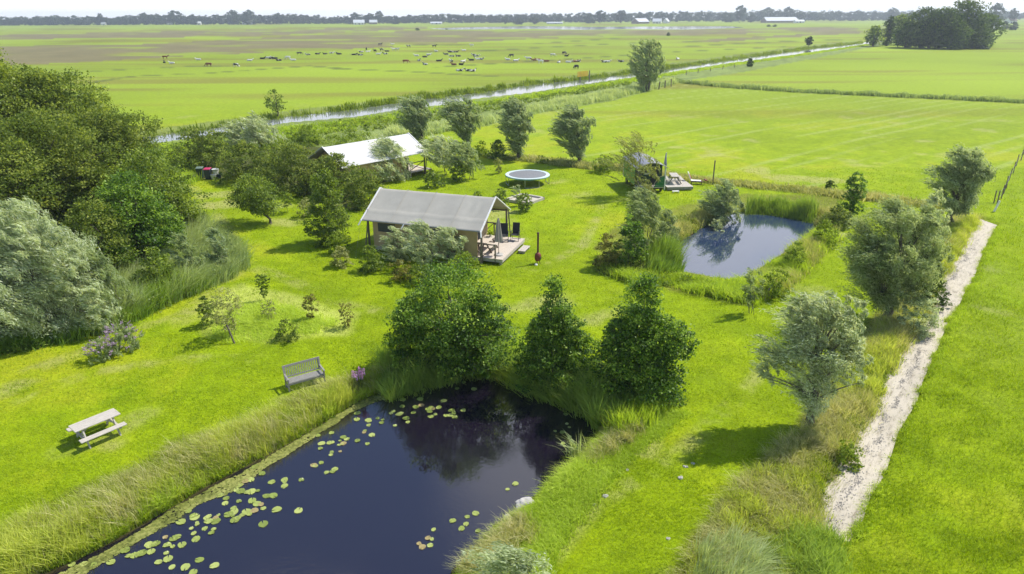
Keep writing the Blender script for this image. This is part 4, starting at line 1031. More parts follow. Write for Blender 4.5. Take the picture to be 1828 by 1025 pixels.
plant('willow_shrub', 'small silver willow against the white tent roof', 'shrub', 656, 305, 260, 20, 303, 655, 'willow', 'silver', 'round', 41, .06, None, .7, .2, stems=3)
plant('willow_shrub', 'left half of the silver willow pair before the pollards', 'shrub', 800, 312, 243, 36, 300, 792, 'willow', 'silver', 'round', 42, .1, None, 1.0, .2, stems=3)
plant('willow_shrub', 'right half of the silver willow pair before the pollards', 'shrub', 838, 320, 252, 30, 312, 832, 'willow', 'willow', 'round', 43, .1, None, 1.0, .2, stems=3)
plant('shrub', 'small dark green shrub under the silver willow pair', 'shrub', 818, 325, 288, 16, 322, 818, 'broad', 'broad', 'round', 44, .05, None, 1, .12)
plant('shrub', 'low green shrub between the silver willows and the tent', 'shrub', 776, 335, 304, 19, 334, 776, 'broad', 'broad', 'dome', 45, .04, None, .9, .12, stems=3)
plant('shrub', 'dark round shrub between the second and third pollard', 'shrub', 889, 284, 248, 17, 283, 889, 'broad', 'broad', 'dome', 46, .05, None, 1.1, .14, stems=3)
plant('shrub', 'twiggy brown shrub left of the trampoline', 'shrub', 892, 310, 282, 10, 309, 890, 'broad', 'pale', 'vase', 47, .03, None, .5, .12, stems=3)
plant('shrub', 'loose bush behind the silver willow pair', 'shrub', 862, 280, 250, 14, 279, 860, 'broad', 'lime', 'dome', 147, .03, None, .6, .14, stems=3)
plant('shrub', 'small green shrub beside the sandpit below the trampoline', 'shrub', 895, 372, 336, 17, 370, 894, 'broad', 'broad', 'dome', 48, .04, None, .8, .11, stems=3)
plant('shrub', 'dark shrub growing in front of the sandpit', 'shrub', 938, 378, 344, 15, 376, 937, 'broad', 'broad', 'dome', 49, .04, None, 1.0, .11, stems=3)
plant('shrub', 'silver sprig standing in the sandpit', 'shrub', 928, 368, 328, 10, 366, 925, 'willow', 'silver', 'vase', 50, .03, None, .6, .14, stems=3)
plant('shrub', 'tiny dark tuft behind the grey tent roof', 'shrub', 852, 360, 341, 10, 359, 852, 'broad', 'broad', 'dome', 51, .02, None, .8, .1, stems=3)
# shrubs in front of the grey tent
plant('willow_shrub', 'silver willow bush before the left of the grey tent', 'shrub', 714, 466, 406, 29, 464, 712, 'willow', 'silver', 'dome', 52, .07, None, .78, .17, stems=4)
plant('willow_shrub', 'tallest silver willow before the middle of the grey tent', 'shrub', 760, 478, 392, 32, 476, 757, 'willow', 'silver', 'round', 53, .08, None, .78, .17, stems=4)
plant('willow_shrub', 'silver green willow before the porch end of the grey tent', 'shrub', 812, 474, 406, 33, 472, 808, 'willow', 'silver', 'round', 54, .08, None, .78, .17, stems=4)
plant('shrub', 'bright lime bush at the foot of the tent willows', 'shrub', 838, 500, 450, 30, 498, 832, 'broad', 'lime', 'dome', 55, .05, None, .9, .11, stems=4)
plant('shrub', 'yellow green shrub left of the tent wall', 'shrub', 606, 452, 414, 22, 451, 605, 'broad', 'lime', 'dome', 56, .04, None, .8, .11, stems=3)
plant('shrub', 'grey green shrub below the leafy column', 'shrub', 610, 476, 440, 20, 475, 609, 'broad', 'pale', 'dome', 57, .04, None, .9, .1, stems=3)
plant('shrub', 'rounded green shrub before the tent corner', 'shrub', 667, 484, 438, 24, 483, 665, 'broad', 'broad', 'dome', 58, .04, None, .9, .11, stems=3)
plant('shrub', 'rusty brown shrub in front of the tent willows', 'shrub', 716, 502, 464, 22, 501, 716, 'broad', 'rust', 'dome', 59, .04, None, .7, .1, stems=3)
plant('shrub', 'low green shrub left of the large alder', 'shrub', 752, 508, 470, 26, 507, 752, 'broad', 'broad', 'dome', 60, .04, None, .8, .11, stems=3)
# young planting
plant('sapling', 'yellow tipped shrub at the left of the young planting', 'shrub', 373, 582, 524, 16, 580, 371, 'broad', 'broad', 'column', 61, .04, None, .8, .09, stems=3)
plant('sapling', 'largest pale sapling of the young planting', 'sapling', 412, 604, 514, 30, 590, 410, 'broad', 'pale', 'round', 62, .05, None, .42, .09, stems=3, nl=18)
plant('sapling', 'small upright sapling at the back of the young planting', 'sapling', 474, 538, 489, 13, 530, 473, 'broad', 'broad', 'vase', 63, .04, None, .7, .09)
plant('sapling', 'thin pale sapling in the middle of the young planting', 'sapling', 482, 572, 538, 16, 568, 482, 'broad', 'pale', 'round', 64, .03, None, .35, .08, stems=2)
plant('sapling', 'orange tipped shrub right of the young planting', 'shrub', 556, 571, 524, 14, 570, 557, 'broad', 'rust', 'vase', 65, .03, None, .55, .08, stems=3)
plant('shrub', 'low olive bush at the front of the young planting', 'shrub', 514, 606, 570, 25, 605, 514, 'broad', 'olive', 'dome', 66, .03, None, .6, .08, stems=4)
plant('sapling', 'wispy shrub at the far right of the young planting', 'shrub', 619, 584, 540, 16, 583, 620, 'broad', 'rust', 'vase', 67, .03, None, .32, .08, stems=3)
# left wood
G_L = 'trees of the left wood'
plant('tree', 'tallest light green tree at the top left corner', 'tree', 30, 380, 66, 132, 330, 20, 'broad', 'lightcrown', 'dome', 70, .25, G_L, 1.1, .17, nl=30, clump=.13, lobes=[(70, 95, 260, 55), (120, 120, 300, 52), (20, 150, 300, 60)])
plant('tree', 'light green tree with a pointed top right of the tallest one', 'tree', 165, 372, 124, 80, 345, 160, 'broad', 'lightcrown', 'round', 71, .22, G_L, 1.1, .17, nl=24, clump=.16, lobes=[(205, 170, 300, 38), (150, 210, 330, 50)])
plant('tree', 'olive green tree at the right shoulder of the left wood', 'tree', 232, 395, 186, 80, 380, 228, 'broad', 'olive', 'round', 72, .22, G_L, 1.1, .15, nl=24, clump=.14, lobes=[(255, 220, 340, 42), (205, 260, 370, 45)])
plant('tree', 'brown green tree in the middle of the left wood', 'tree', 110, 440, 190, 100, 420, 110, 'broad', 'olive', 'round', 73, .22, G_L, 1.1, .15, nl=24, clump=.14, lobes=[(60, 215, 330, 50), (150, 250, 380, 50), (100, 300, 400, 55)])
plant('tree', 'dark olive tree at the left edge of the wood', 'tree', 5, 470, 210, 110, 440, 0, 'broad', 'olive', 'round', 74, .22, G_L, 1.0, .16, nl=20, clump=.14)
plant('tree', 'leafy green tree reaching towards the lawn', 'tree', 290, 430, 262, 78, 425, 285, 'broad', 'broad', 'round', 75, .2, G_L, 1.1, .15, nl=24, clump=.15, lobes=[(330, 320, 400, 36), (345, 370, 420, 26), (250, 300, 420, 45)])
plant('tree', 'dark green tree above the reed bed', 'tree', 262, 480, 305, 82, 478, 255, 'broad', 'alder', 'dome', 76, .2, G_L, 1.0, .15, nl=20, clump=.15, lobes=[(300, 350, 470, 42), (220, 370, 480, 42)])
plant('tree', 'dark low tree between the silver willow and the reed bed', 'tree', 190, 510, 350, 62, 505, 190, 'broad', 'olive', 'dome', 77, .15, G_L, 1.0, .14, nl=16)
plant('willow_tree', 'large silver willow in the left foreground of the wood', 'tree', 95, 590, 372, 112, 575, 95, 'willow', 'silver', 'dome', 78, .22, None, .85, .20, nl=30, bark='greybark', shell=.6, K=120, strand=.42, lobes=[(45, 338, 480, 50), (118, 334, 450, 46), (165, 385, 520, 42), (60, 430, 575, 50), (130, 455, 580, 46), (195, 470, 570, 34), (15, 400, 540, 44)])
plant('willow_tree', 'silver willow cut by the left edge of the picture', 'tree', -20, 600, 350, 90, 590, -25, 'willow', 'silver', 'dome', 79, .2, None, 1.0, .20, nl=20, strand=.35)
plant('willow_shrub', 'low silver willow at the right foot of the large silver willow', 'shrub', 205, 575, 440, 48, 572, 200, 'willow', 'willow', 'dome', 80, .1, None, 1.0, .18, stems=4)
plant('willow_shrub', 'top of a silver white willow at the bottom edge', 'shrub', 935, 1120, 972, 85, 1110, 930, 'willow', 'silver', 'dome', 81, .06, None, .9, .14, stems=4)

plant('willow_shrub', 'grey willow scrub at the right end of the reed bed', 'shrub', 398, 486, 398, 26, 484, 398, 'willow', 'greywillow', 'dome', 82, .04, None, .8, .16, stems=5)
plant('willow_shrub', 'grey willow scrub in the middle of the reed bed', 'shrub', 345, 510, 410, 30, 508, 342, 'willow', 'willow', 'dome', 83, .04, None, .8, .16, stems=5)
plant('shrub', 'green bush at the foot of the left wood behind the reeds', 'shrub', 292, 528, 440, 34, 526, 290, 'broad', 'broad', 'dome', 84, .05, None, .9, .13, stems=4)
# flowering shrubs
def buddleia(label, bx, by, top, hw, seed):
    o = plant('buddleia', label, 'shrub', bx, by, top, hw, by - 2, bx, 'willow', 'willow', 'dome', seed, .03, 'flowering buddleias on the lawn', .8, .12, stems=4, wind=.3)
    rg = np.random.default_rng(seed)
    b = P(bx, by); s = mpp(b); R = hw * s; H = height_at(b, bx, top)
    Cs = []; Ds = []
    for i in range(46):
        a = rg.uniform(0, 6.28); t = rg.uniform(.35, 1); r = R * (1 - (t - .3) ** 2) * rg.uniform(.75, 1.08)
        c = np.array([r * math.cos(a), r * math.sin(a), H * t * .95]); d = unit(np.array([[math.cos(a), math.sin(a), .6]]))[0]
        for k in range(26):
            f = k / 26; Cs.append(c + d * f * .20 + rg.normal(size=3) * .022 * (1.2 - f)); Ds.append(rg.normal(size=3))
    Cs = np.array(Cs); n = len(Cs)
    V, F = leaf_quads(Cs, np.array(Ds), rg.normal(size=(n, 3)), np.full(n, .05), np.full(n, .04))
    link('flowers', npmesh('flowers', V, F, rg.uniform(0, 1, n)), M['purple'], o)
buddleia('larger purple flowering buddleia on the lawn', 222, 628, 578, 30, 91)
buddleia('smaller lilac buddleia left of the larger one', 184, 642, 602, 24, 92)
def loosestrife():
    rg = np.random.default_rng(4); b = P(645, 690); gz = terr(b[0], b[1])
    o = empty('loosestrife', (b[0], b[1], gz)); tag(o, 'pink flowering loosestrife in the bank grass near the bench', 'flower')
    paths = []; Cs = []
    for i in range(16):
        a = rg.uniform(0, 6.28); f = rg.uniform(0, .3); tip = np.array([f * 1.4 * math.cos(a), f * 1.4 * math.sin(a), rg.uniform(.75, 1.0)])
        paths.append(([[f * .5 * math.cos(a), f * .5 * math.sin(a), 0], tip * .5, tip], [.008, .006, .003]))
        for k in range(40): Cs.append(tip - np.array([0, 0, k * .008]) + rg.normal(size=3) * .02)
    v, f_ = tube_np(paths, 4); link('stems', npmesh('stems', v, f_), M['reed'], o).data
    Cs = np.array(Cs); n = len(Cs)
    V, F = leaf_quads(Cs, rg.normal(size=(n, 3)), rg.normal(size=(n, 3)), np.full(n, .05), np.full(n, .045))
    link('flowers', npmesh('flowers', V, F, rg.uniform(0, 1, n)), M['pink'], o)
loosestrife()
def iris_clump():
    rg = np.random.default_rng(8); b = P(1030, 812, WL)
    o = empty('iris_clump', (b[0], b[1], WL)); tag(o, 'iris leaves arching over the water by the right shore', 'plant')
    Q = rg.normal(size=(70, 2)) * .16
    V, F, k = blades_mesh(Q, np.full(70, -.05), rg.uniform(.7, 1.1, 70), np.full(70, .05), rg, .5, .5, 4)
    link('leaves', npmesh('leaves', V, F, np.repeat(rg.uniform(.3, 1, 70), k)), M['greyreed'], o)
iris_clump()

# ------------------------------------------------------------------ right wood, distant woods
def far_tree_mesh(seed, H, R, L, prof='round', z0=.12, n=1600, mat='far'):
    rg = np.random.default_rng(seed)
    V, F, ti, C, rc = crown_broad(rg, prof, R, H * z0, H, L, L * .8, n, clump=.2, shell=.5, K=70)
    tv, tf = trunk_mesh(rg, (0, 0), H * z0, H, .35 * H / 15, C, 8)
    a = npmesh('crown', V, F, ti); a.materials.append(M[mat])
    b = npmesh('trunk', tv, tf, smooth=True); b.materials.append(M['bark'])
    return a, b
G_R = 'trees of the dark wood at the right'
for i, (lab, bx, by, top, hw, prof, mat) in enumerate([
    ('pale green bush at the left end of the right wood', 1558, 83, 46, 15, 'round', 'broad'),
    ('narrow dark conifer left in the right wood', 1582, 82, 27, 10, 'column', 'dark'),
    ('yellowish green tree behind the narrow conifer', 1603, 80, 26, 20, 'round', 'broad'),
    ('low dark tree in the left part of the right wood', 1615, 85, 38, 22, 'dome', 'dark'),
    ('dark round tree left of the middle of the right wood', 1643, 86, 13, 27, 'round', 'dark'),
    ('dark round tree in the middle of the right wood', 1674, 87, 13, 28, 'round', 'dark'),
    ('tallest tree of the right wood reaching the picture top', 1712, 86, 0, 32, 'round', 'dark'),
    ('broad low tree in front in the right wood', 1735, 87, 40, 28, 'dome', 'dark'),
    ('rounded tree at the right end of the right wood', 1750, 83, 24, 25, 'round', 'dark'),
    ('dark tree filling the gap left in the right wood', 1658, 86, 36, 26, 'dome', 'dark'),
    ('dark tree filling the middle of the right wood', 1695, 88, 34, 28, 'dome', 'dark')]):
    plant('wood_tree', lab, 'tree', bx, by, top, hw, by - 3, bx, 'broad', mat, prof, 200 + i, .25, G_R, 1.5, .5, nl=10, clump=.2, lod=1.5)
plant('shrub', 'low reeds and bush at the right foot of the right wood', 'shrub', 1752, 88, 81, 14, 88, 1752, 'broad', 'far', 'dome', 215, .1, None, 1, .5, stems=2)

tops = [(-200, 31), (0, 33), (60, 32), (100, 30), (150, 32), (200, 32), (262, 29), (300, 29), (345, 31), (400, 28), (440, 26), (470, 29), (500, 27), (560, 29), (605, 31), (640, 30), (700, 31), (760, 27.5), (900, 28), (985, 27), (1060, 26), (1100, 25), (1130, 25), (1200, 23), (1240, 23), (1300, 23), (1370, 20), (1400, 19), (1440, 23), (1480, 22), (1530, 22), (1600, 22), (1760, 21), (1828, 24), (2000, 24)]
def base_y(x): return 46.0 - 8.5 * x / 1500.0
def distant_wood():
    rg = np.random.default_rng(77)
    Vs, Fs, Ts, o = [], [], [], 0
    X = np.arange(-220, 2020, 5.0)
    for row in range(2):
        for x in X:
            x = x + rg.uniform(-4, 4)
            by = base_y(x) - row * 1.4
            b = P(x, by); s = mpp(b)
            tp = np.interp(x, [q[0] for q in tops], [q[1] for q in tops]) + rg.uniform(-3.0, 1.2)
            if rg.uniform() < .10: tp += 3
            H = max(height_at(b, x, tp), 4)
            R = rg.uniform(4.2, 7.5) * s
            n = 420
            V, F, ti, C, rc = crown_broad(rg, 'round', R, H * .02, H, 2.0, 1.7, n, clump=.34, shell=.5, K=14)
            V = V * np.array([1, .8, 1]) + np.array([b[0], b[1], 0]); V[:, 2] = np.maximum(V[:, 2], 0)
            Vs.append(V); Fs.append(F + o); Ts.append(ti * .6 + .3 * rg.uniform()); o += len(V)
    ob = link('distant_wood', npmesh('distant_wood', np.vstack(Vs), np.vstack(Fs), np.concatenate(Ts)), M['far'])
    tag(ob, 'hazy blue green belt of woods along the horizon', 'wood', kind='stuff')
distant_wood()
protos = [far_tree_mesh(300, 16, 5.5, 1.5), far_tree_mesh(301, 16, 7.5, 1.5, 'dome', .05), far_tree_mesh(302, 16, 3.2, 1.4, 'column'), far_tree_mesh(303, 16, 6.5, 1.5, 'round', .2)]
far_list = [  # x, base y, top y, half width px, prototype, label
    (182, 45, 23.5, 5, 2, 'spire shaped tree above the left part of the far wood'),
    (104, 45, 27, 8, 0, 'rounded tree in the far wood near the left edge'),
    (262, 44.5, 23, 10, 0, 'first rounded crown left of the high far trees'),
    (283, 44.5, 25, 9, 1, 'second rounded crown left of the high far trees'),
    (315, 44.5, 19.5, 12, 3, 'high tree with a fan crown in the left far wood'),
    (348, 44.5, 25.5, 8, 0, 'small rounded crown between the two high far groups'),
    (418, 44, 18.5, 14, 1, 'broad high crown left of the pale far house'),
    (446, 44, 18.5, 14, 1, 'broad high crown above the pale far house'),
    (500, 43.5, 23.5, 10, 0, 'rounded far tree right of the pale far house'),
    (634, 43.5, 23, 12, 1, 'dark far tree left of the two grey roofs'),
    (660, 43, 24, 10, 0, 'dark far tree between the two grey roofs'),
    (678, 43, 20, 7, 3, 'tall thin crowned tree by the grey roofs'),
    (706, 43.5, 28, 9, 1, 'low dark far tree right of the grey roofs'),
    (902, 43.5, 30, 7, 0, 'pale green tree before the far wood left of the lake centre'),
    (926, 44, 32, 10, 1, 'broad pale green tree behind the lake'),
    (955, 43.5, 31, 9, 0, 'rounded pale tree at the right of the lakeside pair'),
    (1052, 42, 25, 11, 1, 'blue green far tree left of the gabled barns'),
    (1071, 42, 19, 9, 3, 'high far tree left of the gabled barns'),
    (1108, 41.5, 18, 8, 2, 'pointed far tree above the gabled barns'),
    (1300, 40, 24, 10, 1, 'rounded tree left of the tall far poplar'),
    (1320, 40.5, 10, 9, 3, 'tallest far tree with a ragged crown near the long barn'),
    (1340, 40.5, 26, 9, 0, 'low tree beside the tallest far tree'),
    (1370, 38, 14, 14, 1, 'first high crown behind the long white barn'),
    (1405, 38, 13, 13, 1, 'second high crown behind the long white barn'),
    (1428, 38.5, 20, 9, 0, 'small crown right of the long white barn'),
    (1494, 37, 19, 6, 0, 'single rounded far tree left of the right wood'),
    (1530, 36.5, 18, 7, 0, 'single rounded far tree nearest the right wood'),
    (1590, 38, 14, 9, 0, 'far tree peeping above the left of the right wood'),
    (1772, 45, 6.5, 15, 1, 'big hazy tree right of the right wood'),
    (1792, 53, 38, 7, 1, 'nearer green bush before the far trees at the right edge'),
    (1808, 54, 39, 8, 1, 'second green bush before the far trees at the right edge'),
    (1806, 42, 15, 7, 0, 'small far crown near the right edge'),
    (1372, 48, 44, 4, 1, 'left of two bushes on the marsh below the long barn'),
    (1383, 48, 44, 4, 1, 'right of two bushes on the marsh below the long barn'),
    (745, 54.5, 50, 4, 1, 'lone dark bush on the brown marsh before the lake'),
    (797, 53, 50.3, 2.5, 1, 'tiny bush at the left tip of the lake'),
    (1193, 64, 58, 3.5, 1, 'small bush on the marsh right of the poplar'),
]
for x, by, tp, hw, k, lab in far_list:
    b = P(x, by); s = mpp(b); H = height_at(b, x, tp)
    o = empty('distant_tree', (b[0], b[1], 0), x * .37)
    tag(o, lab, 'tree', 'single trees along the far horizon')
    R0 = (5.5, 7.5, 3.2, 6.5)[k]
    o.scale = (hw * s / R0, hw * s / R0, H / 16.0)
    for nm, me in (('crown', protos[k][0]), ('trunk', protos[k][1])):
        link(nm, me, None, o)

# ------------------------------------------------------------------ distant buildings
def gable_house(name, label, cat, px, py, wpx, hwall, hroof, depth, rz, mw, mr, chim=False, cols=3):
    b = P(px, py); s = mpp(b); Wd = wpx * s
    o = empty(name, (b[0], b[1], 0), rz); tag(o, label, cat)
    hw_, hd = Wd / 2, depth / 2
    MB().box((0, 0, hwall / 2), (Wd, depth, hwall)).build('wall', M[mw], o)
    e = .5
    m = MB()
    for sy in (-1, 1):
        m.prism([(-hw_ - e, sy * (hd + e), hwall + .02), (hw_ + e, sy * (hd + e), hwall + .02), (hw_ + e, 0, hwall + hroof), (-hw_ - e, 0, hwall + hroof)], (0, 0, .3))
    r = m.build('roof', M[mr], o)
    for sx in (-1, 1):
        MB().prism([(sx * (hw_ - .05), -hd, hwall), (sx * (hw_ - .05), hd, hwall), (sx * (hw_ - .05), 0, hwall + hroof - .1)], (-sx * .2, 0, 0)).build('gable', M[mw], o)
    if chim: MB().box((hw_ * .5, 0, hwall + hroof + .4), (.8, .8, 1.6)).build('chimney', M['brickfar'], r)
    for i in range(cols):
        x = -hw_ + Wd * (i + .5) / cols
        MB().box((x, -hd - .03, hwall * .5), (min(Wd / cols * .5, 2.0), .1, hwall * .45)).build('window', M['glass'], o)
    MB().box((hw_ * .12, -hd - .05, min(2.2, hwall * .9) / 2), (1.6, .12, min(2.2, hwall * .9))).build('door', M['roofdark'], o)
    return o
gable_house('barn', 'long white roofed barn in front of the far right trees', 'barn', 1391, 40.6, 58, 3.2, 6.0, 26, .08, 'brickfar', 'rooflight', cols=7)
gable_house('shed', 'low grey shed at the right end of the long barn', 'shed', 1426, 41, 16, 2.4, 2.6, 10, .05, 'white', 'rooflight')
gable_house('barn', 'gabled white roofed barn by the right part of the lake', 'barn', 1143, 42.4, 24, 3, 5.5, 20, .5, 'brickfar', 'rooflight')
gable_house('farmhouse', 'farmhouse with pale roof right of the gabled barn', 'house', 1173, 42, 15, 3, 5, 12, -.3, 'white', 'rooflight', True)
gable_house('farmhouse', 'small white gabled house right of the farmhouse', 'house', 1189, 41.8, 9, 3, 5, 9, 1.0, 'white', 'rooflight')
gable_house('farmhouse', 'grey roofed house between dark far trees', 'house', 641, 44, 19, 3, 5, 12, .2, 'white', 'rooflight', True)
gable_house('farmhouse', 'second grey roof right of the grey roofed house', 'house', 667, 43.3, 13, 3, 4.5, 10, .1, 'brickfar', 'rooflight')
gable_house('shed', 'long low shed in the far wood above the brown marsh', 'shed', 779, 43.4, 20, 2, 2, 8, 0, 'white', 'rooflight')
gable_house('farmhouse', 'pale hipped house in the left far wood', 'house', 443, 44, 17, 3.4, 3.5, 12, 0, 'white', 'rooflight', True)
gable_house('farmhouse', 'small white house left of the high far trees', 'house', 303, 44.3, 9, 3, 4, 9, .4, 'white', 'roofdark', True)
gable_house('farmhouse', 'small pale house between the left far trees', 'house', 355, 44.4, 8, 2.8, 3, 8, .2, 'white', 'rooflight')
gable_house('farmhouse', 'white house low in the far wood near the left edge', 'house', 186, 45, 7, 2.8, 2.4, 8, .1, 'white', 'rooflight')
gable_house('shed', 'long pale greenhouse behind the lake', 'shed', 990, 43, 28, 1.8, 1.4, 8, 0, 'white', 'rooflight', cols=6)
gable_house('farmhouse', 'red roofed house at the right edge of the far trees', 'house', 1803, 42, 14, 3.5, 5, 12, .2, 'white', 'brickfar', True)
gable_house('shed', 'white low shed right of the right wood', 'shed', 1782, 52.5, 14, 1.8, 1.2, 6, 0, 'white', 'rooflight')

# ------------------------------------------------------------------ cattle
def skin_mesh(name, nodes, edges, sub=1):
    me = bpy.data.meshes.new(name)
    me.from_pydata([n[:3] for n in nodes], edges, [])
    o = bpy.data.objects.new(name, me); COL.objects.link(o)
    o.modifiers.new('skin', 'SKIN'); sm = o.modifiers.new('sub', 'SUBSURF'); sm.levels = sub; sm.render_levels = sub
    me = o.data
    for i, n in enumerate(nodes):
        r = n[3]; me.skin_vertices[0].data[i].radius = (r, n[4] if len(n) > 4 else r)
    me.skin_vertices[0].data[0].use_root = True
    dg = bpy.context.evaluated_depsgraph_get(); dg.update()
    res = bpy.data.meshes.new_from_object(o.evaluated_get(dg))
    bpy.data.objects.remove(o)
    res.name = name
    for p in res.polygons: p.use_smooth = True
    return res
def cow_nodes(pose):
    up = 0.0 if pose != 'lie' else -.72
    n = [(0, 0, 1.05 + up, .36, .34), (.55, 0, 1.08 + up, .35, .33), (.85, 0, 1.18 + up, .24, .24), (-.55, 0, 1.08 + up, .36, .34), (-.95, 0, 1.12 + up, .26, .27)]
    e = [(0, 1), (1, 2), (0, 3), (3, 4)]
    if pose == 'graze': hd = [(1.25, 0, .80, .13, .12), (1.50, 0, .42, .13, .12), (1.62, 0, .15, .08, .09)]
    elif pose == 'stand': hd = [(1.2, 0, 1.42, .15, .14), (1.45, 0, 1.52, .15, .13), (1.78, 0, 1.36, .09, .09)]
    else: hd = [(1.15, .05, .75, .15, .14), (1.35, .12, .92, .15, .13), (1.62, .2, .80, .09, .09)]
    k = len(n); n += hd; e += [(2, k), (k, k + 1), (k + 1, k + 2)]
    for sy in (-1, 1):     # ears
        k = len(n); n.append((hd[1][0] - .06, hd[1][1] + sy * .24, hd[1][2] + .07, .035, .05)); e.append((6, k))
    for sx, root in ((.62, 1), (-.80, 3)):
        for sy in (-1, 1):
            k = len(n)
            if pose != 'lie':
                n += [(sx, sy * .2, .68, .14, .12), (sx + (.02 if sx > 0 else .07), sy * .21, .38, .07, .07), (sx, sy * .21, .06, .055, .055)]
            else:
                n += [(sx, sy * .3, .20, .15, .14), (sx + .30, sy * .42, .10, .08, .08), (sx - .02, sy * .45, .06, .055, .055)]
            e += [(root, k), (k, k + 1), (k + 1, k + 2)]
    k = len(n); n += [(-1.16, 0, 1.0 + up, .05, .05), (-1.2, 0, max(.55 + up, .08), .03, .03)]; e += [(4, k), (k, k + 1)]
    return n, e
def cow_mat(name, a, b, thr):
    m, t = newmat(name)
    co = N(t, 'ShaderNodeTexCoord'); oi = N(t, 'ShaderNodeObjectInfo')
    ad = N(t, 'ShaderNodeVectorMath', operation='ADD'); sc_ = N(t, 'ShaderNodeMath', operation='MULTIPLY'); sc_.inputs[1].default_value = 40
    t.links.new(oi.outputs['Random'], sc_.inputs[0]); t.links.new(co.outputs['Object'], ad.inputs[0]); t.links.new(sc_.outputs[0], ad.inputs[1])
    nz = N(t, 'ShaderNodeTexNoise', i_Scale=1.3, i_Detail=1.0); t.links.new(ad.outputs[0], nz.inputs['Vector'])
    rp = N(t, 'ShaderNodeValToRGB'); rp.color_ramp.interpolation = 'CONSTANT'
    e = rp.color_ramp.elements; e[0].position = 0; e[0].color = c4(a); e[1].position = thr; e[1].color = c4(b)
    t.links.new(nz.outputs[0], rp.inputs[0])
    pb = N(t, 'ShaderNodeBsdfPrincipled', i_Roughness=.8); t.links.new(rp.outputs[0], pb.inputs['Base Color'])
    o = N(t, 'ShaderNodeOutputMaterial'); t.links.new(pb.outputs[0], o.inputs[0])
    return m
cow_cols = {'b': ('mostly black', cow_mat('black_hide', (.02, .018, .018), (.6, .58, .54), .66)),
            'bw': ('black and white', cow_mat('black_white_hide', (.02, .018, .018), (.65, .63, .6), .50)),
            'w': ('mostly white', cow_mat('white_hide', (.04, .035, .03), (.72, .70, .66), .30)),
            'r': ('reddish brown', cow_mat('brown_hide', (.20, .07, .03), (.6, .55, .5), .68))}
cow_me = {}
for pose in ('graze', 'stand', 'lie'):
    nn, ee = cow_nodes(pose); base = skin_mesh('cow_' + pose, nn, ee)
    for c in cow_cols:
        q = base.copy(); q.materials.clear(); q.materials.append(cow_cols[c][1]); cow_me[pose, c] = q
cows = [(885, 312, 'r', 's'), (880, 333, 'b', 'l'), (920, 337, 'w', 'l'), (1062, 318, 'w', 'l'), (1118, 353, 'r', 'g'), (1263, 356, 'bw', 'g'), (1337, 322, 'w', 'l'), (1405, 312, 'b', 'l'), (1433, 308, 'w', 'l'), (1450, 311, 'bw', 'l'), (1471, 311, 'b', 'l'), (1492, 322, 'b', 'l'), (1541, 315, 'w', 'g'), (1569, 320, 'w', 'l'), (1602, 291, 'b', 'g'), (1648, 291, 'bw', 'l'), (1699, 287, 'b', 'l'), (1740, 287, 'b', 'l'), (1774, 282, 'w', 'l'), (1812, 287, 'b', 'l')]
cows = [(x / 2.997, y / 2.997, c, p) for x, y, c, p in cows]
c2 = [(18, 283, 'b', 'l'), (95, 286, 'b', 'l'), (133, 272, 'bw', 'l'), (128, 288, 'bw', 'l'), (160, 262, 'b', 's'), (168, 271, 'w', 'l'), (205, 272, 'b', 's'), (222, 283, 'w', 'l'), (240, 266, 'bw', 's'), (232, 236, 'b', 's'), (260, 282, 'bw', 'l'), (268, 268, 'b', 'l'), (297, 230, 'w', 'l'), (305, 264, 'w', 's'), (322, 264, 'w', 's'), (382, 247, 'bw', 's'), (424, 292, 'w', 'l'), (367, 330, 'r', 'g'), (436, 317, 'bw', 'l'), (470, 338, 'bw', 'l'), (468, 298, 'b', 'l'), (488, 286, 'w', 'l'), (517, 246, 'b', 's'), (542, 319, 'b', 'l'), (527, 268, 'w', 'l'), (578, 284, 'b', 'l'), (600, 272, 'b', 'l'), (615, 272, 'bw', 'l'), (608, 295, 'bw', 'l'), (631, 272, 'b', 'l'), (606, 330, 'bw', 's'), (620, 339, 'r', 'l'), (643, 294, 'b', 'l'), (658, 339, 'b', 'l'), (668, 322, 'w', 'l'), (672, 263, 'w', 'l'), (650, 371, 'bw', 'l'), (697, 371, 'b', 'l'), (718, 373, 'bw', 'l'), (712, 315, 'b', 'l'), (714, 242, 'w', 's'), (725, 288, 'bw', 'l'), (738, 304, 'bw', 's'), (748, 310, 'w', 'l'), (763, 310, 'bw', 'l'), (904, 313, 'w', 'l'), (923, 298, 'b', 'g'), (946, 318, 'w', 'l'), (1012, 315, 'w', 's'), (1042, 315, 'r', 'l'), (1062, 313, 'r', 'l'), (1076, 332, 'w', 's'), (1106, 321, 'r', 'l'), (1140, 295, 'bw', 'g'), (1172, 327, 'bw', 'l'), (1200, 284, 'b', 'g'), (1212, 293, 'b', 'l'), (1223, 326, 'w', 'l'), (1255, 323, 'r', 'l'), (1272, 322, 'bw', 'l'), (1264, 360, 'b', 'g'), (1412, 325, 'bw', 'l'), (1428, 324, 'w', 'l'), (1500, 323, 'bw', 'l'), (1797, 309, 'w', 'l')]
cows += [(600 + x / 2.948, y / 2.948, c, p) for x, y, c, p in c2]
cows.sort(key=lambda q: q[0])
def ordinal(i):
    w = ['first', 'second', 'third', 'fourth', 'fifth', 'sixth', 'seventh', 'eighth', 'ninth', 'tenth', 'eleventh', 'twelfth', 'thirteenth', 'fourteenth', 'fifteenth', 'sixteenth', 'seventeenth', 'eighteenth', 'nineteenth', 'twentieth', 'twenty-first', 'twenty-second', 'twenty-third', 'twenty-fourth', 'twenty-fifth', 'twenty-sixth', 'twenty-seventh', 'twenty-eighth', 'twenty-ninth', 'thirtieth']
    return w[i] if i < len(w) else '%dth' % (i + 1)
cnt = {}
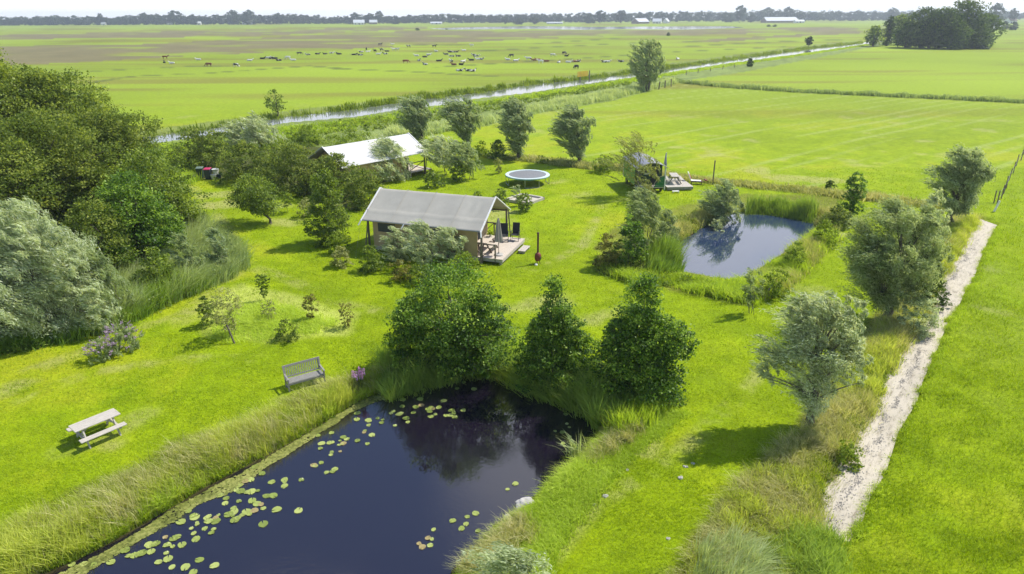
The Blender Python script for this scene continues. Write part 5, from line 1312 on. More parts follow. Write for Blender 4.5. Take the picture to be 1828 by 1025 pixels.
rgc = np.random.default_rng(3)
for x, y, c, p in cows:
    pose = {'s': 'stand', 'g': 'graze', 'l': 'lie'}[p]
    b = P(x, y + 1.5)
    o = link('cow', cow_me[pose, c])
    o.location = (b[0], b[1], terr(b[0], b[1]) + .0)
    o.scale = (.92, .92, .92)
    o.rotation_euler = (0, 0, float(rgc.choice([0, math.pi]) + rgc.normal() * .45))
    key = (c, pose); i = cnt.get(key, 0); cnt[key] = i + 1
    word = {'stand': 'standing', 'graze': 'grazing', 'lie': 'lying'}[pose]
    tag(o, '%s %s cow, %s of its look from the left in the pasture' % (cow_cols[c][0], word, ordinal(i)), 'cow', 'cattle in the pasture beyond the canal')

# ------------------------------------------------------------------ grey safari tent
def frame_from(pa, pb):
    d = np.array(pb[:2]) - np.array(pa[:2]); return math.atan2(d[1], d[0])
EAVE, RIDGE = 2.30, 3.85
def canvas_roof(L0, L1, hwid, eave, ridge, mat, root, bays, seed):
    """sagging canvas over a ridge pole: x from -L0 to L1"""
    nx, ny = 64, 40
    xs = np.linspace(L0, L1, nx); V = []
    rg = np.random.default_rng(seed)
    u = np.linspace(-1, 1, ny)
    X, U = np.meshgrid(xs, u, indexing='ij')
    Yc = U * hwid
    f = 1 - np.abs(U)
    Z = eave + (ridge - eave) * f
    kink = .70
    Z += .10 * np.sin(np.clip((1 - np.abs(U)) / .32, 0, 1) * math.pi) * .0
    bay = (X - L0) / (L1 - L0) * bays
    fr = bay - np.floor(bay)
    sag = -np.sin(fr * math.pi) ** 1 * .06 * np.sin(np.clip(f, 0, 1) * math.pi) ** .8
    Z += sag
    Z += .045 * (1 - sstep(np.abs(np.abs(U) - kink), 0, .06))          # purlin pressing through
    wr = np.sin(X * 9 + 5 * np.abs(U) ** 2 + 2 * np.sin(U * 4)) * .012 * sstep(X, L1 - 2.2, L1 - 1.1) * (1 - sstep(X, L1 - .9, L1 - .2)) * sstep(f, .2, .4) * (1 - sstep(f, .7, .95))
    Z += wr * 1.6
    V = np.stack([X.ravel(), Yc.ravel(), Z.ravel()], 1)
    i = np.arange(nx * ny).reshape(nx, ny)
    F = np.stack([i[:-1, :-1].ravel(), i[1:, :-1].ravel(), i[1:, 1:].ravel(), i[:-1, 1:].ravel()], 1)
    o = link('roof', npmesh('roof', V, F, smooth=True), mat, root)
    s = o.modifiers.new('thickness', 'SOLIDIFY'); s.thickness = .03
    for x in (L0, L1):
        m = MB()
        for sy in (-1, 1):
            m.bar((x, sy * (hwid + .02), eave - .03), (x, 0, ridge + .03), .10, .06)
        m.build('roof_edge', M['rope'], root)
    return o
def safari_tent():
    ridge_f = P(881, 353.5, RIDGE); eave_n = P(851, 414, EAVE); eave_l = P(638, 393, EAVE); eave_far = P(917, 374, EAVE)
    mid = (eave_n + eave_far) / 2
    ang = frame_from(eave_l, eave_n)
    hw_ = np.linalg.norm(eave_far[:2] - eave_n[:2]) / 2
    Lr = np.linalg.norm(eave_n[:2] - eave_l[:2])
    o = empty('safari_tent', (mid[0], mid[1], 0), ang)
    tag(o, 'grey canvas safari tent with tan walls and an open wooden porch', 'tent')
    hw_ = 2.85
    canvas_roof(-Lr, 0, hw_, EAVE, RIDGE, M['canvas'], o, 4, 3)
    w = 2.3; FL = .42
    x0, x1 = -Lr + .55, -1.55
    # floor platform
    deckx = 1.25
    m = MB(); nb = 17
    for i in range(nb):
        y = -w - .05 + (2 * w + .1) * (i + .5) / nb
        m.box(((x0 + deckx) / 2, y, FL - .02), (deckx - x0, (2 * w + .1) / nb - .012, .04))
    m.build('deck', M['deck'], o)
    m = MB()
    for sy in (-1, 1): m.box(((x0 + deckx) / 2, sy * (w - .02), FL - .14), (deckx - x0 - .1, .06, .18))
    m.box((deckx - .03, 0, FL - .14), (.06, 2 * w, .18))
    for x in np.linspace(x0 + .2, deckx - .15, 6):
        for y in (-w + .1, 0, w - .1): m.box((x, y, .12), (.14, .14, .34))
    m.build('deck_frame', M['palewood'], o)
    MB().box(((x0 - 1.6) / 2, 0, FL - .2), (-1.6 - x0, 2 * w - .2, .24)).build('plinth', M['black'], o)
    # canvas walls
    t = .05; top = EAVE + .12
    m = MB()
    m.box(((x0 + x1) / 2, -w, (FL + top) / 2), (x1 - x0, t, top - FL)); m.box(((x0 + x1) / 2, w, (FL + top) / 2), (x1 - x0, t, top - FL))
    for x in (x0, x1):
        m.prism([(x, -w, FL), (x, w, FL), (x, w, top), (x, 0, RIDGE - .2), (x, -w, top)], (t, 0, 0))
    m.box(((x1 - .45) / 2, -w, FL + .95), (-.45 - x1, t, 1.9))
    m.build('wall', M['tanwall'], o)
    for x, ww in ((x0 + 1.05, 1.35), (x0 + 4.4, .95), (x0 + 6.6, .95)):
        if x < x1 - .5:
            wi = MB().box((x, -w - .035, 1.78), (ww, .03, .62)).build('window', M['darkmesh'], o)
            f = MB()
            for dx in (-ww / 2, ww / 2): f.box((x + dx, -w - .05, 1.78), (.05, .03, .68))
            f.box((x, -w - .05, 1.78 + .33), (ww, .03, .05)); f.box((x, -w - .05, 1.78 - .33), (ww, .03, .05))
            f.build('window_frame', M['tanwall'], wi)
    MB().box((x1 + .07, .2, FL + 1.0), (.05, 1.7, 1.95)).build('door', M['darkmesh'], o)
    # posts
    for x in (x0 - .3, -2.0, -.12):
        for sy in (-1, 1):
            MB().bar((x, sy * (w + .12), 0), (x, sy * (w + .12), EAVE + .1), .11).build('post', M['frame'], o)
    for sy in (-1, 1):
        MB().bar((.1 if sy > 0 else -.12, sy * (w + .38), 0), (-.05, sy * (w + .30), EAVE + .02), .07).build('brace', M['frame'], o)
        MB().bar((x0 - .5, sy * (w + .45), 0), (x0 - .15, sy * (w + .35), EAVE), .07).build('brace', M['frame'], o)
    for sy in (-1, 1): MB().bar((x0 - .4, sy * (w + .1), EAVE + .04), (-.05, sy * (w + .1), EAVE + .04), .10).build('purlin', M['frame'], o)
    MB().bar((x0 - .4, 0, RIDGE - .12), (-.05, 0, RIDGE - .12), .10).build('ridge_pole', M['frame'], o)
    for sy in (-1, 1):
        m = MB(); y = sy * (w - .02)
        m.bar((-1.9, y, FL + .95), (-.12, y, FL + .95), .08, .06); m.bar((-1.9, y, FL + .12), (-.12, y, FL + .12), .07, .05)
        m.bar((-1.9, y, FL + .12), (-1.0, y, FL + .95), .06, .05); m.bar((-.12, y, FL + .12), (-1.0, y, FL + .95), .06, .05)
        m.bar((-1.0, y, FL), (-1.0, y, FL + .95), .08, .07)
        m.build('railing', M['frame'], o)
    m = MB(); y = -w + .02
    m.bar((-.12, y, FL + .9), (.75, y + .0, FL + .9), .07); m.bar((-.1, y, FL + .1), (.7, y, FL + .85), .06); m.bar((.75, y, FL - .2), (.75, y, FL + .95), .08)
    m.build('railing', M['frame'], o)
    for k, (x, y) in enumerate(((-Lr, -hw_), (-Lr * .63, -hw_), (0, -hw_))):
        MB().tube([(x, y, EAVE), (x - (.12 if x else -.1), y - .22, EAVE - .3)], .045).build('guy_toggle', M['rope'], o)
    for x in (-Lr * .25, -Lr * .5, -Lr * .75):
        m = MB()
        for sy in (-1, 1): m.bar((x, sy * (hw_ - .01), EAVE + .035), (x, 0, RIDGE + .035), .035, .012)
        m.build('roof_seam', M['canvas'], o)
    for x in (-Lr, -Lr * .63, -Lr * .3):
        for sy in (-1, 1): MB().tube([(x, sy * hw_, EAVE), (x - .1, sy * (hw_ + .9), .05)], .006, 5).build('guy_rope', M['teak'], o)
    # step
    Mt = Matrix.Translation((mid[0], mid[1], 0)) @ Matrix.Rotation(ang, 4, 'Z')
    def at(x, y, z=0): return Mt @ Vector((x, y, z))
    def th(name, label, cat, x, y, z, rz, group=None):
        q = at(x, y, z); e = empty(name, q, ang + rz); tag(e, label, cat, group); return e
    e = th('deck_step', 'pale wooden step in front of the tent deck', 'step', deckx + .42, .9, 0, 0)
    m = MB()
    for i in range(3): m.box((-.17 + i * .17, 0, .19), (.155, 1.25, .04))
    m.build('tread', M['palewood'], e)
    MB().box((0, .5, .085), (.45, .05, .17)).box((0, -.5, .085), (.45, .05, .17)).build('riser', M['palewood'], e)
    # reclining chairs
    def chair(label, x, y, rz):
        e = th('garden_chair', label, 'chair', x, y, FL, rz, 'black garden chairs on the tent deck')
        MB().box((0, 0, .43), (.50, .50, .035), bev=.01).build('seat', M['black'], e)
        MB().box((-.33, 0, .80), (.03, .50, .78), (0, -.22, 0), bev=.01).build('backrest', M['black'], e)
        for sy in (-1, 1):
            MB().tube([(.30, sy * .27, 0), (.12, sy * .27, .40), (-.05, sy * .27, .62)], .018).build('leg', M['blackmetal'], e)
            MB().tube([(-.38, sy * .27, 0), (-.18, sy * .27, .40), (.0, sy * .27, .62)], .018).build('leg', M['blackmetal'], e)
            MB().box((-.02, sy * .28, .645), (.50, .06, .03), bev=.008).build('armrest', M['blackmetal'], e)
        MB().tube([(-.38, -.27, .02), (-.38, .27, .02)], .014).tube([(.30, -.27, .02), (.30, .27, .02)], .014).build('stretcher', M['blackmetal'], e)
    chair('left black reclining chair on the tent deck', .08, 1.35, -1.25)
    chair('right black reclining chair on the tent deck', .75, 1.75, -1.45)
    # table and bench
    e = th('picnic_table', 'brown wooden picnic table under the tent porch', 'table', -.45, -.75, FL, math.pi / 2)
    picnic_parts(e, 1.7, M['deck'], M['frame'])
    q = th('potted_plant', 'small potted plant on the porch table', 'plant', -.35, -.2, FL + .76, 0)
    MB().lathe((0, 0, 0), [(.06, 0), (.09, .14), (.095, .15)], 12).build('pot', M['white'], q)
    rg = np.random.default_rng(2); n = 240
    C_ = rg.normal(size=(n, 3)) * np.array([.11, .11, .08]) + np.array([0, 0, .27])
    V, F = leaf_quads(C_, rg.normal(size=(n, 3)), rg.normal(size=(n, 3)), np.full(n, .09), np.full(n, .06))
    link('foliage', npmesh('foliage', V, F, rg.uniform(0.3, 1, n)), M['lime'], q)
    # parasol
    e = th('parasol', 'closed taupe parasol on a round base at the deck corner', 'parasol', .72, -1.55, FL, 0)
    MB().lathe((0, 0, 0), [(.30, 0), (.30, .05), (.27, .09), (.06, .11), (.05, .2)], 24).build('base', M['stone'], e)
    MB().tube([(0, 0, .1), (0, 0, 2.45)], .022).build('pole', M['frame'], e)
    prof = [(.03, 2.50), (.07, 2.35), (.12, 2.0), (.17, 1.5), (.22, 1.05), (.23, .95), (.03, .98)]
    m = MB(); n = 16; rings = []
    for r, z in prof:
        rings.append([m.bm.verts.new((r * (1 + (.28 if j % 2 else -.15)) * math.cos(j * 2 * math.pi / n), r * (1 + (.28 if j % 2 else -.15)) * math.sin(j * 2 * math.pi / n), z)) for j in range(n)])
    for a, b in zip(rings, rings[1:]):
        for j in range(n): m.bm.faces.new((a[j], a[(j + 1) % n], b[(j + 1) % n], b[j]))
    m.bm.faces.new(rings[0]); m.build('canopy', M['parasol'], e)

def picnic_parts(e, L, mtop, mleg, hb=.45, ht=.75, wt=.74, yb=.62):
    m = MB()
    for i in range(5):
        y = -wt / 2 + wt * (i + .5) / 5; m.box((0, y, ht - .02), (L, wt / 5 - .01, .04), bev=.006)
    m.build('tabletop', mtop, e)
    for sy in (-1, 1):
        m = MB()
        for i in range(2): m.box((0, sy * (yb + (i - .5) * .14), hb - .02), (L, .13, .04), bev=.006)
        m.build('bench_seat', mtop, e)
    for sx in (-1, 1):
        x = sx * (L / 2 - .27)
        for sy in (-1, 1):
            MB().bar((x, sy * .60, 0), (x, sy * .17, ht - .04), .045, .10).build('leg', mleg, e)
        MB().bar((x + .05 * sx, -yb - .1, hb - .09), (x + .05 * sx, yb + .1, hb - .09), .09, .04).build('crossbeam', mleg, e)
        MB().bar((x, 0, hb - .06), (x - sx * .38, 0, ht - .06), .07, .04).build('brace', mleg, e)
safari_tent()

def white_tent():
    rf = P(729, 238, RIDGE); en = P(769, 269.5, EAVE); rl = P(580, 262, RIDGE)
    ang = frame_from(rl, rf); Lr = np.linalg.norm(rf[:2] - rl[:2])
    o = empty('safari_tent', (rf[0], rf[1], 0), ang); tag(o, 'white roofed safari tent half hidden by silver willows', 'tent')
    hw_ = 2.85; canvas_roof(-Lr - .3, 0, hw_, EAVE, RIDGE, M['canvas2'], o, 4, 9)
    w = 2.3; FL = .42; x0, x1 = -Lr + .4, -2.4; t = .05; top = EAVE + .12
    m = MB()
    for y in (-w, w): m.box(((x0 + x1) / 2, y, (FL + top) / 2), (x1 - x0, t, top - FL))
    for x in (x0, x1): m.prism([(x, -w, FL), (x, w, FL), (x, w, top), (x, 0, RIDGE - .2), (x, -w, top)], (t, 0, 0))
    m.build('wall', M['tanwall'], o)
    m = MB(); nb = 15
    for i in range(nb):
        y = -w + 2 * w * (i + .5) / nb; m.box(((x0 + .9) / 2, y, FL - .02), (.9 - x0, 2 * w / nb - .012, .04))
    m.build('deck', M['deck'], o)
    m = MB()
    for x in np.linspace(x0 + .2, .7, 5):
        for y in (-w + .1, w - .1): m.box((x, y, .15), (.14, .14, .42))
    m.box((.85, 0, FL - .13), (.06, 2 * w, .16)); m.build('deck_frame', M['frame'], o)
    for x in (-2.3, -.1):
        for sy in (-1, 1): MB().bar((x, sy * w, 0), (x, sy * (w + .1), EAVE + .1), .11).build('post', M['frame'], o)
    MB().bar((-.3, -w - .35, 0), (.0, -w - .35, EAVE), .07).build('brace', M['frame'], o)
    MB().bar((-.1, -w, EAVE), (-.1, w, EAVE), .12).build('tie_beam', M['frame'], o)
    for sy in (-1, 1):
        m = MB(); y = sy * w
        m.bar((-2.3, y, FL + .95), (-.1, y, FL + .95), .07); m.bar((-2.3, y, FL + .1), (-.1, y, FL + .95), .06); m.bar((-.1, y, FL + .1), (-2.3, y, FL + .95), .06)
        m.build('railing', M['frame'], o)
white_tent()

# ------------------------------------------------------------------ trampoline
def trampoline():
    b = P(941.5, 328); o = empty('trampoline', (b[0], b[1], 0), .2)
    tag(o, 'large round trampoline with a pale blue edge pad on the lawn', 'trampoline')
    R = 39.5 * mpp(P(941, 328)); H = .88
    MB().lathe((0, 0, H), [(R - .34, .012), (R - .345, 0.02)], 48).build('jumping_mat', M['mat_'], o)
    m = MB(); n = 48; rr = [(R - .34, .015), (R - .33, .04), (R - .02, .045), (R, .02), (R, -.03), (R - .34, -.02)]
    rings = [[m.bm.verts.new((r * math.cos(2 * math.pi * j / n), r * math.sin(2 * math.pi * j / n), H + z)) for j in range(n)] for r, z in rr]
    for a, c in zip(rings, rings[1:] + rings[:1]):
        for j in range(n): m.bm.faces.new((a[j], a[(j + 1) % n], c[(j + 1) % n], c[j]))
    m.build('edge_pad', M['pad'], o)
    m = MB(); ring = [(math.cos(2 * math.pi * j / n) * (R - .02), math.sin(2 * math.pi * j / n) * (R - .02)) for j in range(n)]
    for k in range(n):
        a, c = ring[k], ring[(k + 1) % n]; m.bar((a[0], a[1], H - .05), (c[0], c[1], H - .05), .035, .06)
    m.build('rim', M['padskirt'], o)
    for k in range(4):
        a0, a1 = k * math.pi / 2 - .33, k * math.pi / 2 + .33
        r2 = R - .05
        p = [(r2 * math.cos(a0), r2 * math.sin(a0), H - .03), (r2 * math.cos(a0), r2 * math.sin(a0), .03), (r2 * math.cos(a1), r2 * math.sin(a1), .03), (r2 * math.cos(a1), r2 * math.sin(a1), H - .03)]
        MB().tube(p[:2], .03).tube(p[1:3], .025).tube(p[2:], .03).build('leg', M['steel'], o)
trampoline()

# ------------------------------------------------------------------ sandpit
def sandpit():
    a, b_, c_ = P(912, 353), P(963, 358), P(935, 366)
    ctr = P(937, 358); ang = frame_from(a, b_) - .25
    o = empty('sandpit', (ctr[0], ctr[1], 0), ang); tag(o, 'pale timber framed sandpit half hidden by shrubs below the trampoline', 'sandpit')
    s = 1.15
    for k in range(4):
        r = k * math.pi / 2
        MB().box((s * math.cos(r), s * math.sin(r), .12), (.2, 2 * s + .2 if k % 2 == 0 else 2 * s + .2, .24), (0, 0, r), bev=.015).build('board', M['palewood'], o)
    MB().box((0, 0, .05), (2 * s - .2, 2 * s - .2, .10)).build('sand', M['sand'], o)
sandpit()

# ------------------------------------------------------------------ garden stove
def stove():
    b = P(960, 471); o = empty('garden_stove', (b[0], b[1], 0), .3)
    tag(o, 'red rusty garden stove with a tall dark chimney on the lawn', 'stove')
    for k in range(3):
        a = k * 2.094; MB().tube([(.10 * math.cos(a), .10 * math.sin(a), .22), (.17 * math.cos(a), .17 * math.sin(a), 0)], .022).build('leg', M['darkrust'], o)
    MB().lathe((0, 0, .20), [(.10, 0), (.18, .06), (.21, .20), (.20, .42), (.15, .52), (.07, .58)], 20).build('firebox', M['redrust'], o, True)
    MB().tube([(0, 0, .76), (0, 0, 2.05)], .062, 12).build('chimney', M['darkrust'], o)
    MB().lathe((0, 0, 2.05), [(.085, 0), (.085, .04), (.03, .09)], 12).build('cap', M['darkrust'], o)
    MB().box((.14, -.14, .42), (.02, .2, .2), (0, 0, -.78)).build('door', M['blackmetal'], o)
    s = P(957, 474); q = MB().lathe((0, 0, 0), [(.09, 0), (.11, .05), (.07, .11)], 9).build('stone', M['white'])
    q.location = (s[0], s[1], 0); tag(q, 'small whitish stone at the foot of the garden stove', 'stone')
stove()

# ------------------------------------------------------------------ bench and near picnic table
def bench():
    fl, fr = P(517, 701), P(580.5, 683)
    ang = frame_from(fl, fr); c = (fl + fr) / 2; L = np.linalg.norm(fr - fl) + .05
    o = empty('park_bench', (c[0], c[1], 0), ang); tag(o, 'weathered grey teak bench facing the near pond', 'bench')
    D = .46
    m = MB()
    for i in range(5): m.box((0, .05 + i * .095, .43), (L - .06, .078, .025))
    m.build('seat', M['teak'], o)
    MB().box((0, .0, .375), (L - .1, .03, .09)).build('apron', M['teak'], o)
    tilt = .17
    br = MB().box((0, D + .14, .97), (L + .02, .04, .09), (-tilt, 0, 0)).box((0, D + .035, .51), (L - .08, .035, .06), (-tilt, 0, 0)).build('backrest', M['teak'], o)
    m = MB(); n = 17
    for i in range(n):
        x = -L / 2 + .09 + (L - .18) * i / (n - 1)
        m.bar((x, D + .04, .52), (x, D + .13, .94), .042, .016)
    m.build('slats', M['teak'], br)
    for sx in (-1, 1):
        x = sx * (L / 2 - .03)
        MB().box((x, 0, .31), (.06, .06, .62)).build('leg', M['teak'], o)
        MB().bar((x, D, 0), (x, D, .46), .06).bar((x, D, .44), (x, D + .15, 1.0), .06).build('leg', M['teak'], o)
        MB().box((x, D / 2 - .02, .645), (.075, D + .14, .035), (.05, 0, 0), bev=.008).build('armrest', M['teak'], o)
        MB().box((x, D / 2, .18), (.035, D - .05, .05)).build('side_rail', M['teak'], o)
bench()
def near_table():
    a, b_ = P(136, 770.5, .75), P(217, 737, .75); c_, d_ = P(119, 761.5, .75), P(201, 729.5, .75)
    ang = frame_from((a + c_) / 2, (b_ + d_) / 2); ctr = (a + b_ + c_ + d_) / 4; L = np.linalg.norm((b_ + d_) / 2 - (a + c_) / 2)
    o = empty('picnic_table', (ctr[0], ctr[1], 0), ang); tag(o, 'pale weathered picnic table with attached benches on the near lawn', 'table')
    picnic_parts(o, float(L), M['palewood'], M['palewood'], wt=.66, yb=.60)
near_table()

# ------------------------------------------------------------------ green wagon, deck, table, lounger
def wagon():
    nl, nr = P(1137, 346), P(1187, 346)
    ang = frame_from(nl, nr); Wd = np.linalg.norm(nr - nl)
    o = empty('wagon', (nl[0], nl[1], 0), ang + .12); tag(o, 'green wooden wagon hut with a curved grey roof behind willows', 'wagon')
    L = 4.9; F0 = .55; Hw = 1.75
    # frame x along the end wall, y away from the camera
    nb = 14
    for sx in (.03, Wd - .03):
        m = MB()
        for i in range(nb):
            y = 1.0 + (L - 1.0) * (i + .5) / nb; m.box((sx, y, F0 + Hw / 2), (.05, (L - 1.0) / nb - .008, Hw))
        m.build('side_wall', M['greenlight'], o)
    m = MB()
    for y in (1.0, L):
        arc = [(Wd * t, y, F0 + Hw + .34 * math.sin(math.pi * t)) for t in np.linspace(1, 0, 9)]
        m.prism([(0, y, F0), (Wd, y, F0)] + arc, (0, .05, 0))
    m.build('end_wall', M['darkgreen'], o)
    wi = MB().box((Wd * .42, .97, F0 + 1.28), (.46, .04, .46)).build('window', M['glass'], o)
    m = MB(); cx, cz, q = Wd * .42, F0 + 1.28, .26
    for dx in (-q, q): m.box((cx + dx, .94, cz), (.07, .05, .6))
    for dz in (-q, q): m.box((cx, .937, cz + dz), (.6, .05, .07))
    m.build('window_frame', M['white'], wi)
    MB().box((Wd * .74, .965, F0 + .85), (.62, .05, 1.6)).build('door', M['black'], o)
    # curved roof
    m = MB(); n = 14
    ts = np.linspace(-.07, 1.07, n)
    outer = [(Wd * t, -.12, F0 + Hw + .10 + .38 * math.sin(math.pi * min(max(t, 0), 1)) - .10 * (max(-t, 0) + max(t - 1, 0)) / .07) for t in ts]
    pts = outer + [(x, y, z - .05) for x, y, z in outer[::-1]]
    m.prism(pts, (0, L + .3, 0)); m.build('roof', M['zinc'], o)
    m = MB(); m.prism([(Wd + .12, .3, F0 + Hw + .1), (Wd + .12, 1.1, F0 + Hw + .1), (Wd + .12, .75, F0 + Hw + 1.15)], (.05, 0, 0)); m.build('roof_vane', M['zinc'], o)
    MB().bar((Wd + .20, .78, F0), (Wd + .20, .78, F0 + Hw + 1.2), .05).build('pole', M['white'], o)
    # porch with green boards
    MB().box((Wd / 2, .5, F0 - .03), (Wd, 1.0, .06)).build('porch_floor', M['deck'], o)
    m = MB()
    for i in range(7):
        h = F0 + .07 + i * .14
        xs = max(.0, Wd * (.60 + .045 * i) if True else 0)
        m.box(((xs + Wd - .05) / 2, .02, h), (Wd - .05 - xs, .03, .13))
    m.build('porch_panel', M['green'], o)
    m = MB(); m.box((.02, .0, F0 + Hw / 2), (.09, .09, Hw + .1)); m.build('corner_post', M['white'], o)
    m = MB(); m.box((Wd - .01, .0, F0 + Hw / 2 - .1), (.09, .09, Hw + .3)); m.build('corner_post', M['white'], o)
    m = MB(); m.box((-.01, L, F0 + Hw / 2), (.08, .08, Hw)); m.build('corner_post', M['white'], o)
    m = MB(); m.tube([(Wd * .55, -.02, F0), (Wd * .66, -.02, F0 + .55), (Wd * .80, -.02, F0 + .95), (Wd - .05, -.02, F0 + 1.05)], .025, 6); m.build('panel_trim', M['palewood'], o)
    for y in (.7, L - .8):
        for x in (.12, Wd - .12):
            w_ = MB().tube([(x - .06, y, .30), (x + .06, y, .30)], .30, 20).build('wheel', M['blackmetal'], o)
            MB().tube([(x - .075, y, .30), (x + .075, y, .30)], .11, 12).build('hub', M['steel'], w_)
    MB().box((Wd / 2, L / 2, F0 - .14), (Wd - .5, L - .3, .14)).build('chassis', M['blackmetal'], o)
wagon()
def wagon_deck():
    fl, fr = P(1188, 341), P(1235, 340); bl = P(1196, 315)
    ang = frame_from(fl, fr); Wd = np.linalg.norm(fr - fl); Ln = 3.4
    o = empty('wooden_deck', (fl[0] + .12, fl[1], 0), ang); tag(o, 'pale square wooden deck beside the green wagon', 'deck')
    m = MB(); nb = 16
    for i in range(nb): m.box((Wd / 2, Ln * (i + .5) / nb, .33), (Wd, Ln / nb - .015, .04))
    m.build('boards', M['palewood'], o)
    MB().box((Wd / 2, .03, .20), (Wd - .02, .05, .22)).box((Wd / 2, Ln - .03, .20), (Wd - .02, .05, .22)).box((.04, Ln / 2, .20), (.05, Ln - .15, .22)).box((Wd - .04, Ln / 2, .20), (.05, Ln - .15, .22)).build('edge_frame', M['teak'], o)
    m = MB()
    for x in (.2, Wd / 2, Wd - .2):
        for y in (.2, Ln - .2): m.box((x, y, .06), (.12, .12, .16))
    m.build('feet', M['teak'], o)
    Mt = Matrix.Translation((fl[0] + .12, fl[1], 0)) @ Matrix.Rotation(ang, 4, 'Z')
    q = Mt @ Vector((Wd * .46, Ln * .52, .35)); e = empty('picnic_table', q, ang + math.pi / 2 - .12); tag(e, 'grey picnic table on the deck beside the wagon', 'table')
    picnic_parts(e, 1.7, M['palewood'], M['teak'])
    s = P(1206, 344); e = empty('deck_step', (s[0], s[1], 0), ang); tag(e, 'small white step in front of the wagon deck', 'step')
    MB().box((0, 0, .14), (.62, .3, .04)).build('tread', M['white'], e); MB().box((-.25, 0, .06), (.05, .26, .12)).box((.25, 0, .06), (.05, .26, .12)).build('riser', M['white'], e)
    # lounger
    s = P(1240, 329); e = empty('deck_lounger', (s[0], s[1], 0), -.25); tag(e, 'wooden lounger with a red and white cushion right of the wagon deck', 'lounger')
    MB().box((.15, 0, .30), (1.1, .55, .06)).build('frame', M['darkrust'], e)
    MB().box((.10, 0, .36), (.9, .50, .06), bev=.015).build('seat_cushion', M['white'], e)
    bk = MB().box((-.52, 0, .72), (.07, .50, .95), (0, -.42, 0), bev=.015).build('back_cushion', M['white'], e)
    MB().box((-.478, 0, .735), (.03, .34, .45), (0, -.42, 0)).build('cushion_stripe', M['redcush'], bk)
    for x in (-.3, .6):
        for y in (-.24, .24): MB().box((x, y, .135), (.06, .06, .27)).build('leg', M['darkrust'], e)
    MB().tube([(.95, 0, .42), (.98, 0, .50)], .18, 12).build('foot_cushion', M['redrust'], e)
wagon_deck()
b = P(1272, 330); o = MB().tube([(0, 0, 0), (0, 0, 2.3)], .06, 8).build('wooden_post', M['frame']); o.location = (b[0], b[1], 0)
tag(o, 'dark wooden pole standing behind the grey green willow bush', 'post')

# ------------------------------------------------------------------ bins and tubs
def bin_(label, px, py, body, lid, rz):
    b = P(px, py); o = empty('wheelie_bin', (b[0], b[1], 0), rz); tag(o, label, 'bin', 'bins under the hawthorn')
    m = MB()
    bm = m.bm; lo = [(-.24, -.26, .05), (.24, -.26, .05), (.24, .26, .05), (-.24, .26, .05)]; hi = [(-.29, -.35, 1.0), (.29, -.35, 1.0), (.29, .35, 1.0), (-.29, .35, 1.0)]
    A = [bm.verts.new(v) for v in lo]; B = [bm.verts.new(v) for v in hi]
    bm.faces.new(A[::-1]); bm.faces.new(B)
    for j in range(4): bm.faces.new((A[j], A[(j + 1) % 4], B[(j + 1) % 4], B[j]))
    m.build('body', body, o)
    MB().box((0, -.02, 1.045), (.62, .76, .07), (.06, 0, 0), bev=.02).build('lid', lid, o)
    MB().tube([(-.22, .40, .98), (.22, .40, .98)], .02).build('handle', body, o)
    for sx in (-1, 1): MB().tube([(sx * .25 - .03, .25, .1), (sx * .25 + .03, .25, .1)], .1, 14).build('wheel', M['blackmetal'], o)
bin_('dark green wheelie bin with a grey green lid', 359, 318, M['darkgreen'], plain('grey_green_lid', (.16, .22, .18), .4), .2)
bin_('dark wheelie bin with a magenta lid', 373, 320, M['bluebin'], M['redp'], .1)
def tub(label, px, py, z, mat, r=.30, h=.42):
    b = P(px, py); o = empty('tub', (b[0], b[1], z), .1); tag(o, label, 'tub', 'tubs beside the bins')
    MB().lathe((0, 0, 0), [(r * .68, 0), (r * .95, h), (r * .90, h), (r * .64, .03)], 20).build('body', mat, o)
    MB().lathe((0, 0, h), [(r * .93, 0), (r * 1.08, .01), (r * 1.08, .05), (r * .95, .055)], 20).build('rim', mat, o)
tub('front white plastic tub on the ground by the bins', 382, 320, 0, M['white'])
tub('white plastic tub stacked higher at the back by the bins', 387, 319, .42, M['white'], .32, .5)
tub('dark blue tub under the stacked white one', 390, 318.6, 0, M['bluebin'], .34, .40)

# ------------------------------------------------------------------ yellow board, fences
def yellow_board():
    a, b_ = P(1036, 148.5), P(1052.5, 146.5); o = empty('notice_board', (a[0], a[1], 0), frame_from(a, b_)); s = mpp(a)
    tag(o, 'wide yellow board on two poles beside the canal', 'sign')
    L = np.linalg.norm(b_ - a); h0 = height_at(a, 1036, 137.2); h1 = height_at(a, 1036, 127.5)
    for x in (0, L): MB().box((x, .1, h1 / 2), (.22, .16, h1)).build('post', M['greybark'], o)
    m = MB(); n = 5; w = 32 * s
    for i in range(n): m.box((L / 2 - 1.0, 0, h0 + (h1 - h0) * (i + .5) / n), (w, .06, (h1 - h0) / n - .05))
    m.build('board', M['yellow'], o)
yellow_board()
def post_fence(label, pts, h, wires=True, mat='frame', r=.045):
    p0 = P(*pts[0]); o = empty('wire_fence', (p0[0], p0[1], 0)); tag(o, label, 'fence')
    loc = []
    rg = np.random.default_rng(len(pts))
    for x, y in pts:
        p = P(x, y) - p0; loc.append(p); t = rg.normal(size=2) * .05
        MB().tube([(p[0], p[1], 0), (p[0] + t[0], p[1] + t[1], h * rg.uniform(.9, 1.1))], r, 8).build('post', M[mat], o)
    if wires:
        m = MB()
        for z in (h * .45, h * .85):
            for a, c in zip(loc, loc[1:]): m.tube([(a[0], a[1], z), (c[0], c[1], z)], .006, 4, False)
        m.build('wires', M['steel'], o)
fp = [(1277, 563), (1301, 565), (1329, 533), (1345, 498), (1365, 458), (1381, 410), (1413, 355), (1434, 303), (1468, 263), (1485, 222)]
